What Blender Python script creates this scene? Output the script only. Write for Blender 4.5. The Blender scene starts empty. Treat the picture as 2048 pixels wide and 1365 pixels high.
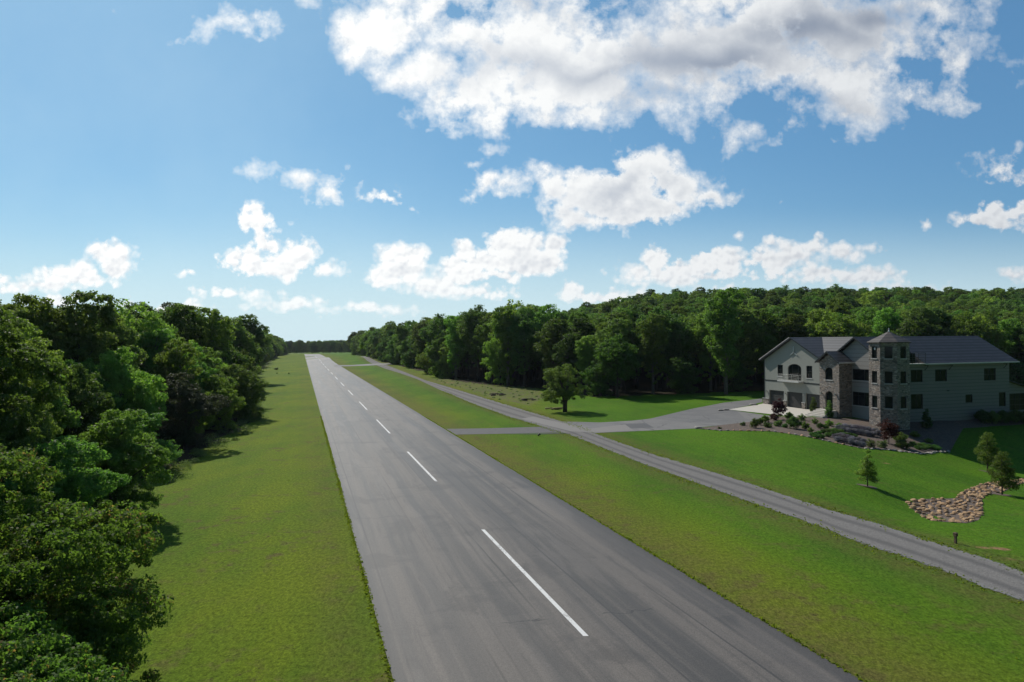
import bpy, math, random
import numpy as np
from mathutils import Vector, Matrix
from mathutils.geometry import delaunay_2d_cdt
random.seed(7); rng = np.random.default_rng(11)
S = bpy.context.scene
COL = S.collection
R = math.radians
# ------------------------------------------------------------------ camera
F = 1365.0; CX, CY = 1024.0, 682.5; CAMH = 12.0
PIT, ROL = R(.1), R(.5)
cam = bpy.data.cameras.new('camera'); cam.sensor_width = 36; cam.lens = 24.0
cam.clip_start = .2; cam.clip_end = 9000
camo = bpy.data.objects.new('camera', cam); COL.objects.link(camo)
camo.location = (0, 0, CAMH)
camo.rotation_euler = (Matrix.Rotation(R(90) - PIT, 3, 'X') @ Matrix.Rotation(-ROL, 3, 'Z')).to_euler()
S.camera = camo
S.render.resolution_x, S.render.resolution_y = 1024, 682
# ------------------------------------------------------------------ light
SUN_AZ = math.atan2(-.55, .835)          # from +Y toward -X
SUN_EL = R(42)
S.view_settings.view_transform = 'Standard'; S.view_settings.look = 'None'
S.view_settings.exposure = 0.0; S.view_settings.gamma = 1; S.view_settings.use_curve_mapping = False
sdir = Vector((math.sin(SUN_AZ) * math.cos(SUN_EL), math.cos(SUN_AZ) * math.cos(SUN_EL), math.sin(SUN_EL)))
sl = bpy.data.lights.new('sun', 'SUN'); sl.energy = 4.2; sl.angle = R(.5); sl.color = (1, .94, .84)
so = bpy.data.objects.new('sun', sl); COL.objects.link(so)
so.rotation_euler = sdir.to_track_quat('Z', 'Y').to_euler(); so.location = (-60, 90, 120)

class NT:
    """tiny node-graph helper"""
    def __init__(s, tree): s.t = tree; s.t.nodes.clear()
    def n(s, kind, props=None, **ins):
        nd = s.t.nodes.new(kind)
        for k, v in (props or {}).items(): setattr(nd, k, v)
        for k, v in ins.items():
            k2 = int(k[1:]) if k[0] == 'i' and k[1:].isdigit() else k.replace('_', ' ')
            sock = nd.inputs[k2]
            if hasattr(v, 'links') or isinstance(v, bpy.types.NodeSocket): s.t.links.new(v, sock)
            else: sock.default_value = v
        return nd
    def math(s, op, a, b=0.0, c=0.0, clamp=False):
        return s.n('ShaderNodeMath', dict(operation=op, use_clamp=clamp), i0=a, i1=b, i2=c).outputs[0]
    def vm(s, op, a, b=(0, 0, 0), c=None):
        nd = s.n('ShaderNodeVectorMath', dict(operation=op), i0=a, i1=b)
        if c is not None: 
            if isinstance(c, bpy.types.NodeSocket): s.t.links.new(c, nd.inputs[2])
            else: nd.inputs[2].default_value = c
        return nd.outputs['Value'] if op in ('LENGTH', 'DOT_PRODUCT') else nd.outputs[0]
    def mix(s, f, a, b, mode='MIX'):
        nd = s.t.nodes.new('ShaderNodeMix'); nd.data_type = 'RGBA'; nd.blend_type = mode
        for sock, v in ((nd.inputs[0], f), (nd.inputs[6], a), (nd.inputs[7], b)):
            if isinstance(v, bpy.types.NodeSocket): s.t.links.new(v, sock)
            else: sock.default_value = v if not isinstance(v, tuple) else (*v, 1)[:4]
        return nd.outputs[2]
    def ss(s, x, lo, hi, a=0.0, b=1.0):
        return s.n('ShaderNodeMapRange', dict(interpolation_type='SMOOTHSTEP'), i0=x, i1=lo, i2=hi, i3=a, i4=b).outputs[0]
    def noise(s, vec, scale, detail=4, rough=.55, out=0, dist=0.0):
        return s.n('ShaderNodeTexNoise', None, Vector=vec, Scale=scale, Detail=detail, Roughness=rough, Distortion=dist).outputs[out]

def unrot(px, py):
    """pixel of the photo -> gnomonic (x/y, z/y) direction"""
    x = (px - CX) / F; y = -(py - CY) / F; c, s_ = math.cos(ROL), math.sin(ROL)
    xr = x * c + y * s_; yr = -x * s_ + y * c
    cp, sp = math.cos(PIT), math.sin(PIT)
    d = (xr, cp + sp * yr, -sp + cp * yr)
    return d[0] / d[1], d[2] / d[1]

world = bpy.data.worlds.new('World'); S.world = world; world.use_nodes = True
def build_world():
    g = NT(world.node_tree)
    out = g.n('ShaderNodeOutputWorld')
    sky = g.n('ShaderNodeTexSky', dict(sky_type='NISHITA', sun_disc=False, sun_elevation=SUN_EL, sun_rotation=SUN_AZ,
                                       altitude=300, air_density=1.0, dust_density=.7, ozone_density=2.2))
    gen = g.n('ShaderNodeTexCoord').outputs['Generated']
    sep = g.n('ShaderNodeSeparateXYZ', None, Vector=gen)
    yy = g.math('MAXIMUM', sep.outputs[1], .05)
    u = g.math('DIVIDE', sep.outputs[0], yy); v = g.math('DIVIDE', sep.outputs[2], yy)
    p = g.n('ShaderNodeCombineXYZ', None, X=u, Y=v, Z=0.0).outputs[0]
    skyc = g.n('ShaderNodeVectorMath', dict(operation='SCALE'), i0=sky.outputs[0]); g.t.links.new(g.ss(sep.outputs[1], -.4, .45, .040, .082), skyc.inputs['Scale'])
    base = g.mix(1.0, skyc.outputs[0], (.72, .99, 1.10), 'MULTIPLY')
    base = g.n('ShaderNodeHueSaturation', None, Color=base, Saturation=1.10).outputs[0]
    base = g.mix(g.math('MULTIPLY', g.ss(sep.outputs[1], .0, .4), .42), base, g.mix(g.ss(u, -.5, .8), (.27, .52, .73), (.165, .36, .61)))
    base = g.mix(g.ss(v, .20, -.01, 0, .85), base, (.68, .84, .90))
    # thin bright veil low on the left, toward the sun
    hz = g.math('MULTIPLY', g.ss(v, .30, .0), g.ss(u, 1.1, -.5))
    veil = g.math('MULTIPLY', g.ss(g.noise(p, 2.2, 5, .6, 0), .35, .75), g.ss(u, .3, -.6))
    base = g.mix(g.math('ADD', g.math('MULTIPLY', hz, .34), g.math('MULTIPLY', veil, .16), clamp=True), base, (.66, .86, .94))
    bg = g.n('ShaderNodeBackground', None, Color=base, Strength=1.0)
    g.t.links.new(bg.outputs[0], out.inputs[0])
    world.cycles.sampling_method = 'MANUAL'; world.cycles.sample_map_resolution = 512
CLOUDS = [(760,80,100,95),(855,165,85,75),(800,0,120,60),(960,60,160,110),(1000,180,170,75),(1010,240,100,35),(1150,120,200,130),
 (1160,232,160,45),(1350,120,190,110),(1330,225,100,48),(1480,110,180,95),(1570,150,150,80),(1690,190,120,88),(1700,80,190,100),
 (1840,15,130,50),(1895,135,42,62),(1865,180,40,18),(1560,50,200,80),(1430,-10,180,60),(1030,-5,150,60),(1820,85,70,28),
 (455,68,60,34),(400,95,22,8),(380,50,20,11),(605,8,45,24),(218,20,14,10),(990,308,32,20),(962,325,26,7),(985,378,55,26),(928,385,24,17),
 (610,370,75,22),(650,400,35,16),(550,372,28,9),(765,406,55,15),(780,386,15,16),
 (1230,390,130,55),(1290,350,80,38),(1110,378,50,35),(1180,432,90,30),(1345,380,80,35),(1420,396,45,18),(1290,420,90,35),
 (530,458,40,20),(535,490,30,20),(540,530,98,28),(590,512,60,30),(670,552,32,14),
 (225,518,42,30),(240,545,28,20),(130,560,75,24),(70,575,70,13),(185,570,50,16),(5,560,16,15),(380,555,18,7),(475,593,62,13),(590,612,50,11),
 (815,540,52,42),(785,568,45,22),(840,518,30,24),(920,545,36,30),(930,508,25,20),(890,575,50,20),(1030,490,62,44),(1065,522,78,33),
 (980,520,52,26),(1105,495,38,28),(1000,545,70,16),(960,582,66,17),(1280,545,46,20),(1310,518,35,26),(1350,545,95,20),(1430,530,80,24),
 (1485,487,16,13),(1560,530,115,26),(1620,515,90,20),(1700,518,55,18),(1400,560,140,12),(1140,588,30,18),(1220,597,85,14),
 (1650,560,90,16),(1725,562,70,16),(1450,582,55,9),(1985,330,42,22),(2035,355,25,14),(1990,120,52,13),(1860,447,17,9),(1990,450,105,20),
 (2030,430,60,20),(2035,560,30,14),(1485,268,45,12),(1450,300,11,12),(1520,270,42,11),(150,612,90,8),(340,622,90,9),(730,628,60,8),(1800,590,60,8),(1565,400,9,8)]
HOLES = [(1248,18,60,26),(1842,140,26,24),(1505,222,62,26),(945,62,20,12),(835,232,26,14),(1290,-15,40,30)]
SHADES = [(1200,150,250,42),(1010,150,130,30),(1420,130,260,60),(1620,80,260,62),(1760,45,130,50),(1330,200,110,30),(1030,15,160,38),(1640,215,120,26),(1480,190,120,30),
 (1310,425,130,32),(1200,392,60,14),(545,548,88,15),(1060,545,80,14),(1390,556,120,10),(1560,548,90,10),(240,548,45,18),(130,575,70,9),(820,575,50,12),(1960,458,60,8)]
build_world()

# ------------------------------------------------------------------ clouds: a dome sheet 4.5 km away
def vnoise(x, y, seed):
    """smooth value noise, two independent channels"""
    rg = np.random.default_rng(seed); T = rg.uniform(-.5, .5, (256, 256, 2))
    xi = np.floor(x).astype(int); yi = np.floor(y).astype(int); fx = x - xi; fy = y - yi
    fx = fx * fx * (3 - 2 * fx); fy = fy * fy * (3 - 2 * fy); g_ = lambda i, j: T[i % 256, j % 256]
    fx = fx[..., None]; fy = fy[..., None]
    return (g_(xi, yi) * (1 - fx) + g_(xi + 1, yi) * fx) * (1 - fy) + (g_(xi, yi + 1) * (1 - fx) + g_(xi + 1, yi + 1) * fx) * fy
def fbm(x, y, sc, oct_, seed, rough=.55):
    out = 0; a = 1; t = 0
    for k in range(oct_): out = out + a * vnoise(x * sc * 2 ** k + 37 * k, y * sc * 2 ** k + 11 * k, seed + k); t += a; a *= rough
    return out / t
def smooth01(x, a, b): t = np.clip((x - a) / (b - a), 0, 1); return t * t * (3 - 2 * t)
def blobfield(blobs, U, V, dy=0.0):
    acc = np.full(U.shape, -1.0)
    for (cx, cy, rx, ry) in blobs:
        cu, cv = unrot(cx, cy + dy * ry); ru, rv = rx / F, ry / F; m = min(ru, rv)
        sd = m * (1 - np.hypot((U - cu) / ru, (V - cv) / rv)); k = .006 if m > .03 else .0015
        h = np.clip(.5 + .5 * (acc - sd) / k, 0, 1); acc = sd * (1 - h) + acc * h + k * h * (1 - h) * .5
    return acc
def build_clouds():
    us = np.linspace(-.98, .98, 1150); vs = np.linspace(.004, .60, 400); U, V = np.meshgrid(us, vs)
    far = .30 + .70 * smooth01(V, .02, .42)
    n1 = fbm(U, V, 9, 3, 1); n2 = fbm(U, V, 34, 4, 5)
    dU = far * (.085 * n1[..., 0] + .040 * n2[..., 0]); dV = -.004 + far * (.085 * n1[..., 1] + .040 * n2[..., 1])
    mass = np.minimum(blobfield(CLOUDS, U + dU, V + dV), -blobfield(HOLES, U + dU, V + dV))
    base_ = blobfield([b for b in CLOUDS if b[2] >= 40 and b[1] > 300 and b[3] > 13], U + .05 * n1[..., 0], V + .05 * n1[..., 1], .80)
    shade = blobfield(SHADES, U + .09 * n1[..., 0], V + .09 * n1[..., 1])
    fade = smooth01(np.abs(U), .97, .88) * smooth01(V, .595, .56)
    D = np.stack([U, np.ones_like(U), V], 2).reshape(-1, 3); D = D / np.linalg.norm(D, axis=1)[:, None] * 4500.0
    ny, nx = U.shape; me = bpy.data.meshes.new('sky'); me.vertices.add(nx * ny); me.vertices.foreach_set('co', D.astype(np.float32).ravel())
    i = (np.arange(ny - 1)[:, None] * nx + np.arange(nx - 1)[None, :]).ravel(); q = np.stack([i, i + 1, i + 1 + nx, i + nx], 1)
    k = (np.maximum.reduce([mass.ravel()[q[:, j]] for j in range(4)]) > -.075); q = q[k]       # only where cloud can be
    me.loops.add(q.size); me.loops.foreach_set('vertex_index', q.ravel().astype(np.int32)); me.polygons.add(len(q))
    me.polygons.foreach_set('loop_start', np.arange(0, q.size, 4, dtype=np.int32)); me.polygons.foreach_set('loop_total', np.full(len(q), 4, np.int32)); me.update()
    for nm, a in (('mass', mass), ('base', base_), ('shade', shade), ('fade', fade)):
        at = me.attributes.new(nm, 'FLOAT', 'POINT'); at.data.foreach_set('value', a.ravel().astype(np.float32))
    m = bpy.data.materials.new('cloud'); m.use_nodes = True; m.cycles.emission_sampling = 'NONE'
    g = NT(m.node_tree); out = g.n('ShaderNodeOutputMaterial')
    at = lambda n: g.n('ShaderNodeAttribute', dict(attribute_name=n)).outputs['Fac']
    sep = g.n('ShaderNodeSeparateXYZ', None, Vector=g.n('ShaderNodeTexCoord').outputs['Object'])
    u = g.math('DIVIDE', sep.outputs[0], sep.outputs[1]); v = g.math('DIVIDE', sep.outputs[2], sep.outputs[1])
    p = g.n('ShaderNodeCombineXYZ', None, X=u, Y=v, Z=0.0).outputs[0]
    far = g.ss(v, .02, .42, .30, 1.0)
    def scaled(vec, f):
        nd = g.n('ShaderNodeVectorMath', dict(operation='SCALE'), i0=vec)
        if isinstance(f, bpy.types.NodeSocket): g.t.links.new(f, nd.inputs['Scale'])
        else: nd.inputs['Scale'].default_value = f
        return nd.outputs[0]
    n2 = g.vm('SUBTRACT', g.noise(p, 30, 4, .62, 1), (.5, .5, .5))
    k = g.ss(v, .08, .30)
    def billow(vec):
        a_ = g.n('ShaderNodeTexVoronoi', dict(feature='SMOOTH_F1', normalize=True), Vector=vec, Scale=17.0, Detail=3.0, Roughness=.55, Lacunarity=2.3, Smoothness=.35).outputs['Distance']
        b_ = g.n('ShaderNodeTexVoronoi', dict(feature='SMOOTH_F1', normalize=True), Vector=vec, Scale=52.0, Detail=1.0, Roughness=.5, Lacunarity=2.3, Smoothness=.3).outputs['Distance']
        return g.math('SUBTRACT', .355, g.math('ADD', g.math('MULTIPLY', a_, k), g.math('MULTIPLY', b_, g.math('SUBTRACT', 1.0, k))))
    sd = at('mass'); pb_ = g.vm('ADD', p, scaled(n2, g.math('MULTIPLY', far, .022)))
    bl = billow(pb_); bl2 = billow(g.vm('ADD', pb_, g.vm('MULTIPLY', g.n('ShaderNodeCombineXYZ', None, X=far, Y=far, Z=0.0).outputs[0], (-.006, .012, 0))))
    nf = g.noise(p, 22, 9, .68, 0); big = g.noise(p, 6.5, 5, .6, 0)
    dens = g.math('ADD', sd, g.math('MULTIPLY', bl, g.math('MULTIPLY', far, .085)))
    dens = g.math('ADD', dens, g.math('MULTIPLY', g.math('SUBTRACT', nf, .5), g.math('MULTIPLY', far, .10)))
    dens = g.math('ADD', dens, g.math('MULTIPLY', g.math('SUBTRACT', big, .52), .03))
    soft = g.math('MULTIPLY', far, g.math('ADD', g.ss(big, .38, .60, .012, .030), g.math('MULTIPLY', g.ss(v, .18, .34), .018)))
    alpha = g.math('DIVIDE', g.math('ADD', dens, .001), soft, clamp=True)
    grey = g.math('ADD', g.math('MULTIPLY', at('shade'), 19.0), g.math('MULTIPLY', g.math('SUBTRACT', big, .47), .9))
    grey = g.math('MAXIMUM', g.ss(grey, -.30, .95), g.ss(at('base'), -.012, .016, 0, .70))
    grey = g.math('MULTIPLY', grey, g.ss(dens, .004, .045, .1, 1.0))
    em = g.math('MULTIPLY', g.math('SUBTRACT', bl2, bl), g.ss(v, .1, .3, 2.6, 1.3))
    em = g.math('MULTIPLY', g.math('MAXIMUM', em, -.16), g.math('MULTIPLY_ADD', grey, -.88, 1.0)); grey = g.math('ADD', grey, em, clamp=True)
    grey = g.math('MULTIPLY', grey, g.ss(v, .0, .3, .70, 1.0))
    right = g.ss(u, -.3, .75)
    lit = g.mix(right, (1.04, 1.05, 1.04), (.74, .77, .80)); drk = g.mix(right, (.42, .49, .60), (.235, .28, .365))
    cc = g.mix(grey, lit, drk)
    alpha = g.math('MULTIPLY', g.math('MULTIPLY', alpha, at('fade')), g.ss(v, .0, .11, .66, 1.0))
    ms = g.n('ShaderNodeMixShader', None, i0=alpha, i1=g.n('ShaderNodeBsdfTransparent').outputs[0], i2=g.n('ShaderNodeEmission', None, Color=cc).outputs[0])
    g.t.links.new(ms.outputs[0], out.inputs[0]); me.materials.append(m)
    o = bpy.data.objects.new('sky', me); COL.objects.link(o); o.location = (0, 0, CAMH); o['kind'] = 'structure'
build_clouds()

# ------------------------------------------------------------------ materials
def mat(name, build):
    m = bpy.data.materials.new(name); m.use_nodes = True
    g = NT(m.node_tree); out = g.n('ShaderNodeOutputMaterial')
    build(g, out); return m
def simple(name, col, rough=.7, metal=0.0, scale=8.0, var=.25, bump=0.0, spec=.4):
    def b(g, out):
        co = g.n('ShaderNodeTexCoord').outputs['Object']
        n = g.noise(co, scale, 5, .6, 0)
        c = g.mix(n, tuple(x * (1 - var) for x in col), tuple(min(1, x * (1 + var)) for x in col))
        p = g.n('ShaderNodeBsdfPrincipled', None, Base_Color=c, Roughness=rough, Metallic=metal)
        p.inputs['Specular IOR Level'].default_value = spec
        if bump: g.t.links.new(g.n('ShaderNodeBump', None, Strength=bump, Distance=.02, Height=n).outputs[0], p.inputs['Normal'])
        g.t.links.new(p.outputs[0], out.inputs[0])
    return mat(name, b)
def leafmat(name, c1, c2, c3=None, trans=.35, tipcol=None, tipf=0.0):
    def b(g, out):
        a = g.n('ShaderNodeAttribute', dict(attribute_name='rnd')).outputs['Fac']
        oi = g.n('ShaderNodeObjectInfo').outputs['Random']
        co = g.n('ShaderNodeTexCoord').outputs['Object']
        n = g.noise(co, .55, 3, .6, 0)
        c = g.mix(a, c1, c2)
        c = g.mix(g.ss(n, .45, .68, 0, .7), c, c3 or c2)
        if tipcol: c = g.mix(g.math('MULTIPLY', g.math('GREATER_THAN', a, 1 - tipf), g.ss(n, .42, .6)), c, tipcol)
        hs = g.n('ShaderNodeHueSaturation', None, Color=c)
        g.t.links.new(g.ss(oi, 0, 1, .47, .525), hs.inputs['Hue'])
        g.t.links.new(g.math('MULTIPLY_ADD', g.math('FRACT', g.math('MULTIPLY', oi, 7.31)), .75, .62), hs.inputs['Value'])
        hs.inputs['Saturation'].default_value = .88
        d = g.n('ShaderNodeBsdfPrincipled', None, Base_Color=hs.outputs[0], Roughness=.55)
        d.inputs['Specular IOR Level'].default_value = .12
        tc = g.mix(1.0, hs.outputs[0], (1.25, 1.42, .60), 'MULTIPLY')
        t = g.n('ShaderNodeBsdfTranslucent', None, Color=tc)
        ms = g.n('ShaderNodeMixShader', None, i0=trans, i1=d.outputs[0], i2=t.outputs[0])
        g.t.links.new(ms.outputs[0], out.inputs[0])
    return mat(name, b)
M = {}
M['leaf'] = leafmat('broad_leaf', (.092, .170, .030), (.148, .252, .040), (.168, .262, .040), .52)
M['leaf_dark'] = leafmat('dark_leaf', (.074, .136, .032), (.118, .198, .044), (.130, .205, .046), .5)
M['leaf_bright'] = leafmat('bright_leaf', (.115, .205, .030), (.185, .300, .042), (.195, .290, .042), .52)
M['leaf_young'] = leafmat('young_maple_leaf', (.105, .190, .026), (.180, .280, .038), (.195, .270, .046), .58, (.36, .17, .08), .10)
M['needle'] = leafmat('grey_needle', (.060, .075, .048), (.090, .105, .066), (.10, .11, .07), .3)
M['leaf_red'] = leafmat('red_leaf', (.040, .008, .012), (.085, .016, .022), (.07, .02, .03), .3)
M['leaf_blue'] = leafmat('catmint_leaf', (.19, .17, .28), (.29, .25, .42), (.14, .16, .14), .35)
M['juniper'] = leafmat('juniper_leaf', (.050, .130, .022), (.100, .210, .035), None, .35)
M['weed'] = leafmat('weed_leaf', (.090, .125, .045), (.14, .185, .070), None, .4)
M['blade'] = leafmat('grass_blade', (.14, .20, .010), (.22, .28, .016), (.13, .20, .010), .55)
M['bark'] = simple('bark', (.075, .060, .047), .9, scale=6, var=.5, bump=.6)
M['bark_pale'] = simple('pale_bark', (.16, .145, .12), .9, scale=5, var=.4, bump=.4)
def grass(g, out):
    co = g.n('ShaderNodeNewGeometry').outputs['Position']
    at = lambda n: g.n('ShaderNodeAttribute', dict(attribute_name=n)).outputs['Fac']
    lawn, rough, dirt, forest, dry = at('lawn'), at('rough'), at('dirt'), at('forest'), at('dry')
    nb = g.noise(g.vm('MULTIPLY', co, (1.3, .55, 1)), .075, 6, .65, 0); nm = g.noise(co, .8, 6, .7, 0)
    st = g.noise(g.vm('MULTIPLY', co, (5.5, 3.2, 5)), 1.0, 7, .8, 0)
    nf = g.noise(co, 11, 5, .8, 0)
    yel = g.mix(g.ss(nb, .35, .65), (.138, .184, .012), (.080, .146, .012))
    grn = g.mix(g.ss(nb, .35, .68), (.072, .170, .010), (.047, .126, .009))
    c = g.mix(lawn, yel, grn)
    c = g.mix(g.math('MULTIPLY', dry, g.ss(nm, .3, .62, .35, 1.0)), c, (.125, .095, .038))
    c = g.mix(g.math('MULTIPLY', g.math('MULTIPLY', g.ss(nm, .50, .62), g.ss(g.noise(co, .16, 4, .6, 0), .42, .62)), g.math('MULTIPLY_ADD', lawn, -.55, .85)), c, (.115, .100, .034))
    mow = g.math('SINE', g.math('MULTIPLY', g.math('ADD', g.vm('DOT_PRODUCT', co, (.9554, .2952, 0)), g.math('MULTIPLY', g.noise(co, .05, 3, .5, 0), 3.0)), 3.3))
    c = g.mix(g.ss(mow, -.4, .9, 0, .045), c, (.20, .24, .03))
    spk = g.noise(co, 3.2, 5, .75, 0)
    c = g.mix(g.ss(spk, .60, .72, 0, .75), c, (.045, .060, .012))
    c = g.mix(g.ss(spk, .38, .28, 0, .5), c, (.20, .22, .05))
    c = g.mix(g.math('MULTIPLY', rough, g.ss(nm, .35, .62)), c, (.135, .125, .07))
    c = g.mix(g.ss(g.math('ADD', dirt, g.math('MULTIPLY', g.math('SUBTRACT', nm, .5), 1.3)), .45, .7), c, (.27, .17, .09))
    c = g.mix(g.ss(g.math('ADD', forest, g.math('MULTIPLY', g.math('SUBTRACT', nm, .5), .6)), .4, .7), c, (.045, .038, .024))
    f = g.math('MULTIPLY', g.math('ADD', g.ss(st, .38, .62, .35, 1.6), g.ss(nf, .38, .62, .5, 1.55)), .5)
    c = g.mix(1.0, c, g.n('ShaderNodeCombineColor', None, Red=f, Green=f, Blue=f).outputs[0], 'MULTIPLY')
    p = g.n('ShaderNodeBsdfPrincipled', None, Base_Color=c, Roughness=.85)
    p.inputs['Specular IOR Level'].default_value = .04
    h = g.math('ADD', g.math('MULTIPLY', st, 1.0), g.math('MULTIPLY', nf, .5))
    g.t.links.new(g.n('ShaderNodeBump', None, Strength=.8, Distance=.09, Height=h).outputs[0], p.inputs['Normal'])
    g.t.links.new(p.outputs[0], out.inputs[0])
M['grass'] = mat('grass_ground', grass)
RD = Vector((-.309, 1, 0)).normalized()     # runway direction
def rwcoord(g):
    co = g.n('ShaderNodeNewGeometry').outputs['Position']
    a = g.math('ADD', g.vm('DOT_PRODUCT', co, (.9554, .2952, 0)), 0.0)      # across
    l = g.vm('DOT_PRODUCT', co, (-.2952, .9554, 0))                         # along
    return co, a, l
def asphalt(g, out):
    co, a, l = rwcoord(g)
    wob = g.math('MULTIPLY', g.math('SUBTRACT', g.noise(co, .05, 3, .5, 0), .5), 1.1)
    aw = g.math('ADD', a, wob)
    xy = lambda sx, sy, src=aw: g.n('ShaderNodeCombineXYZ', None, X=g.math('MULTIPLY', src, sx), Y=g.math('MULTIPLY', l, sy), Z=0.0).outputs[0]
    n1 = g.noise(xy(.75, .012), 1.0, 5, .62, 0); n2 = g.noise(xy(3.6, .03), 1.0, 4, .6, 0); n3 = g.noise(xy(1.6, .10), 1.0, 6, .68, 0)
    fine = g.noise(co, 22, 5, .85, 0); blot = g.noise(co, .22, 6, .65, 0, .4)
    lane = g.math('FLOOR', g.math('DIVIDE', g.math('ADD', a, 100.0), 3.05))
    seg = g.math('FLOOR', g.math('ADD', g.math('DIVIDE', l, 27.0), g.math('MULTIPLY', lane, .37)))
    lt = g.n('ShaderNodeTexWhiteNoise', dict(noise_dimensions='2D'), Vector=g.n('ShaderNodeCombineXYZ', None, X=lane, Y=seg, Z=0.0).outputs[0]).outputs[0]
    c = g.mix(g.ss(n1, .40, .60), (.050, .048, .046), (.108, .101, .095))
    c = g.mix(g.math('MULTIPLY', lt, .38), c, (.120, .111, .104))
    c = g.mix(g.ss(n3, .53, .64, 0, .50), c, (.046, .044, .044))
    c = g.mix(g.ss(n2, .56, .70, 0, .38), c, (.042, .040, .040))
    c = g.mix(g.ss(n2, .44, .32, 0, .25), c, (.135, .127, .122))
    c = g.mix(g.ss(blot, .53, .62, 0, .45), c, (.040, .038, .038))
    c = g.mix(g.ss(g.noise(xy(.5, .07), 1.0, 3, .5, 0), .56, .62, 0, .35), c, (.140, .130, .122))
    # joints between paving lanes, transverse cracks
    jd = g.math('ABSOLUTE', g.math('SUBTRACT', g.math('FRACT', g.math('DIVIDE', g.math('ADD', g.math('ADD', a, g.math('MULTIPLY', g.math('SUBTRACT', n3, .5), .10)), 100.0), 3.05)), .5))
    c = g.mix(g.math('MULTIPLY', g.ss(jd, .478, .492), g.ss(g.noise(xy(.4, .05), 1.0, 3, .5, 0), .40, .55, .15, .75)), c, (.030, .029, .030))
    tl = g.math('ADD', l, g.math('ADD', g.math('MULTIPLY', g.math('SUBTRACT', g.noise(co, .9, 5, .6, 0), .5), 1.2), g.math('MULTIPLY', a, .10)))
    td = g.math('ABSOLUTE', g.math('SUBTRACT', g.math('FRACT', g.math('DIVIDE', tl, 19.0)), .5))
    c = g.mix(g.math('MULTIPLY', g.ss(td, .0028, .0008), g.ss(g.noise(xy(.25, .045), 1.0, 2, .5, 0), .50, .54, 0, .85)), c, (.022, .022, .023))
    # tyre marks near the centre line
    tm = g.math('MULTIPLY', g.ss(g.math('ABSOLUTE', g.math('SUBTRACT', g.math('ABSOLUTE', g.math('SUBTRACT', a, 10.7)), 1.25)), .28, .05), g.ss(g.noise(xy(.9, .02), 1.0, 4, .6, 0), .45, .62, 0, .55))
    c = g.mix(tm, c, (.032, .031, .032))
    # dark fresh edge
    ed = g.math('ABSOLUTE', g.math('SUBTRACT', a, 10.57))
    ed = g.math('ADD', ed, g.math('MULTIPLY', g.math('SUBTRACT', fine, .5), .25))
    c = g.mix(g.ss(ed, 7.0, 7.55, 0, .65), c, (.038, .038, .039))
    ff = g.ss(fine, .36, .64, .66, 1.34)
    c = g.mix(1.0, c, g.n('ShaderNodeCombineColor', None, Red=g.math('MULTIPLY', ff, 1.08), Green=ff, Blue=g.math('MULTIPLY', ff, .92)).outputs[0], 'MULTIPLY')
    p = g.n('ShaderNodeBsdfPrincipled', None, Base_Color=c, Roughness=g.ss(n1, .3, .7, .50, .62))
    p.inputs['Specular IOR Level'].default_value = .45
    g.t.links.new(g.n('ShaderNodeBump', None, Strength=.35, Distance=.02, Height=fine).outputs[0], p.inputs['Normal'])
    g.t.links.new(p.outputs[0], out.inputs[0])
M['asphalt'] = mat('runway_asphalt', asphalt)
def gravel(g, out):
    co = g.n('ShaderNodeNewGeometry').outputs['Position']
    e = g.n('ShaderNodeAttribute', dict(attribute_name='across')).outputs['Fac']
    v = g.n('ShaderNodeTexVoronoi', None, Vector=co, Scale=14.0)
    n = g.noise(co, 1.1, 6, .65, 0); big = g.noise(co, .15, 4, .6, 0)
    c = g.mix(v.outputs['Color'], (.125, .118, .112), (.225, .215, .205))
    c = g.mix(g.ss(n, .4, .65, 0, .6), c, (.185, .175, .168))
    tr = g.math('ABSOLUTE', g.math('SUBTRACT', g.math('ABSOLUTE', e), .42))
    tr = g.math('ADD', tr, g.math('MULTIPLY', g.math('SUBTRACT', n, .5), .15))
    c = g.mix(g.ss(tr, .24, .02, 0, .75), c, (.100, .096, .095))
    c = g.mix(g.math('MULTIPLY', g.ss(g.math('ABSOLUTE', e), .72, 1.0), .75), c, (.21, .215, .215))
    p = g.n('ShaderNodeBsdfPrincipled', None, Base_Color=c, Roughness=.92)
    p.inputs['Specular IOR Level'].default_value = .2
    g.t.links.new(g.n('ShaderNodeBump', None, Strength=.6, Distance=.03, Height=g.math('ADD', v.outputs['Distance'], g.noise(co, 5, 5, .8, 0))).outputs[0], p.inputs['Normal'])
    # ragged edge: grass colour shows between stones
    gr = g.ss(g.math('ADD', g.math('ABSOLUTE', e), g.math('MULTIPLY', g.math('SUBTRACT', g.noise(co, .9, 8, .8, 0), .5), .75)), .86, .98)
    t = g.n('ShaderNodeBsdfTransparent')
    ms = g.n('ShaderNodeMixShader', None, i0=gr, i1=p.outputs[0], i2=t.outputs[0])
    g.t.links.new(ms.outputs[0], out.inputs[0])
M['gravel'] = mat('gravel', gravel)
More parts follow.
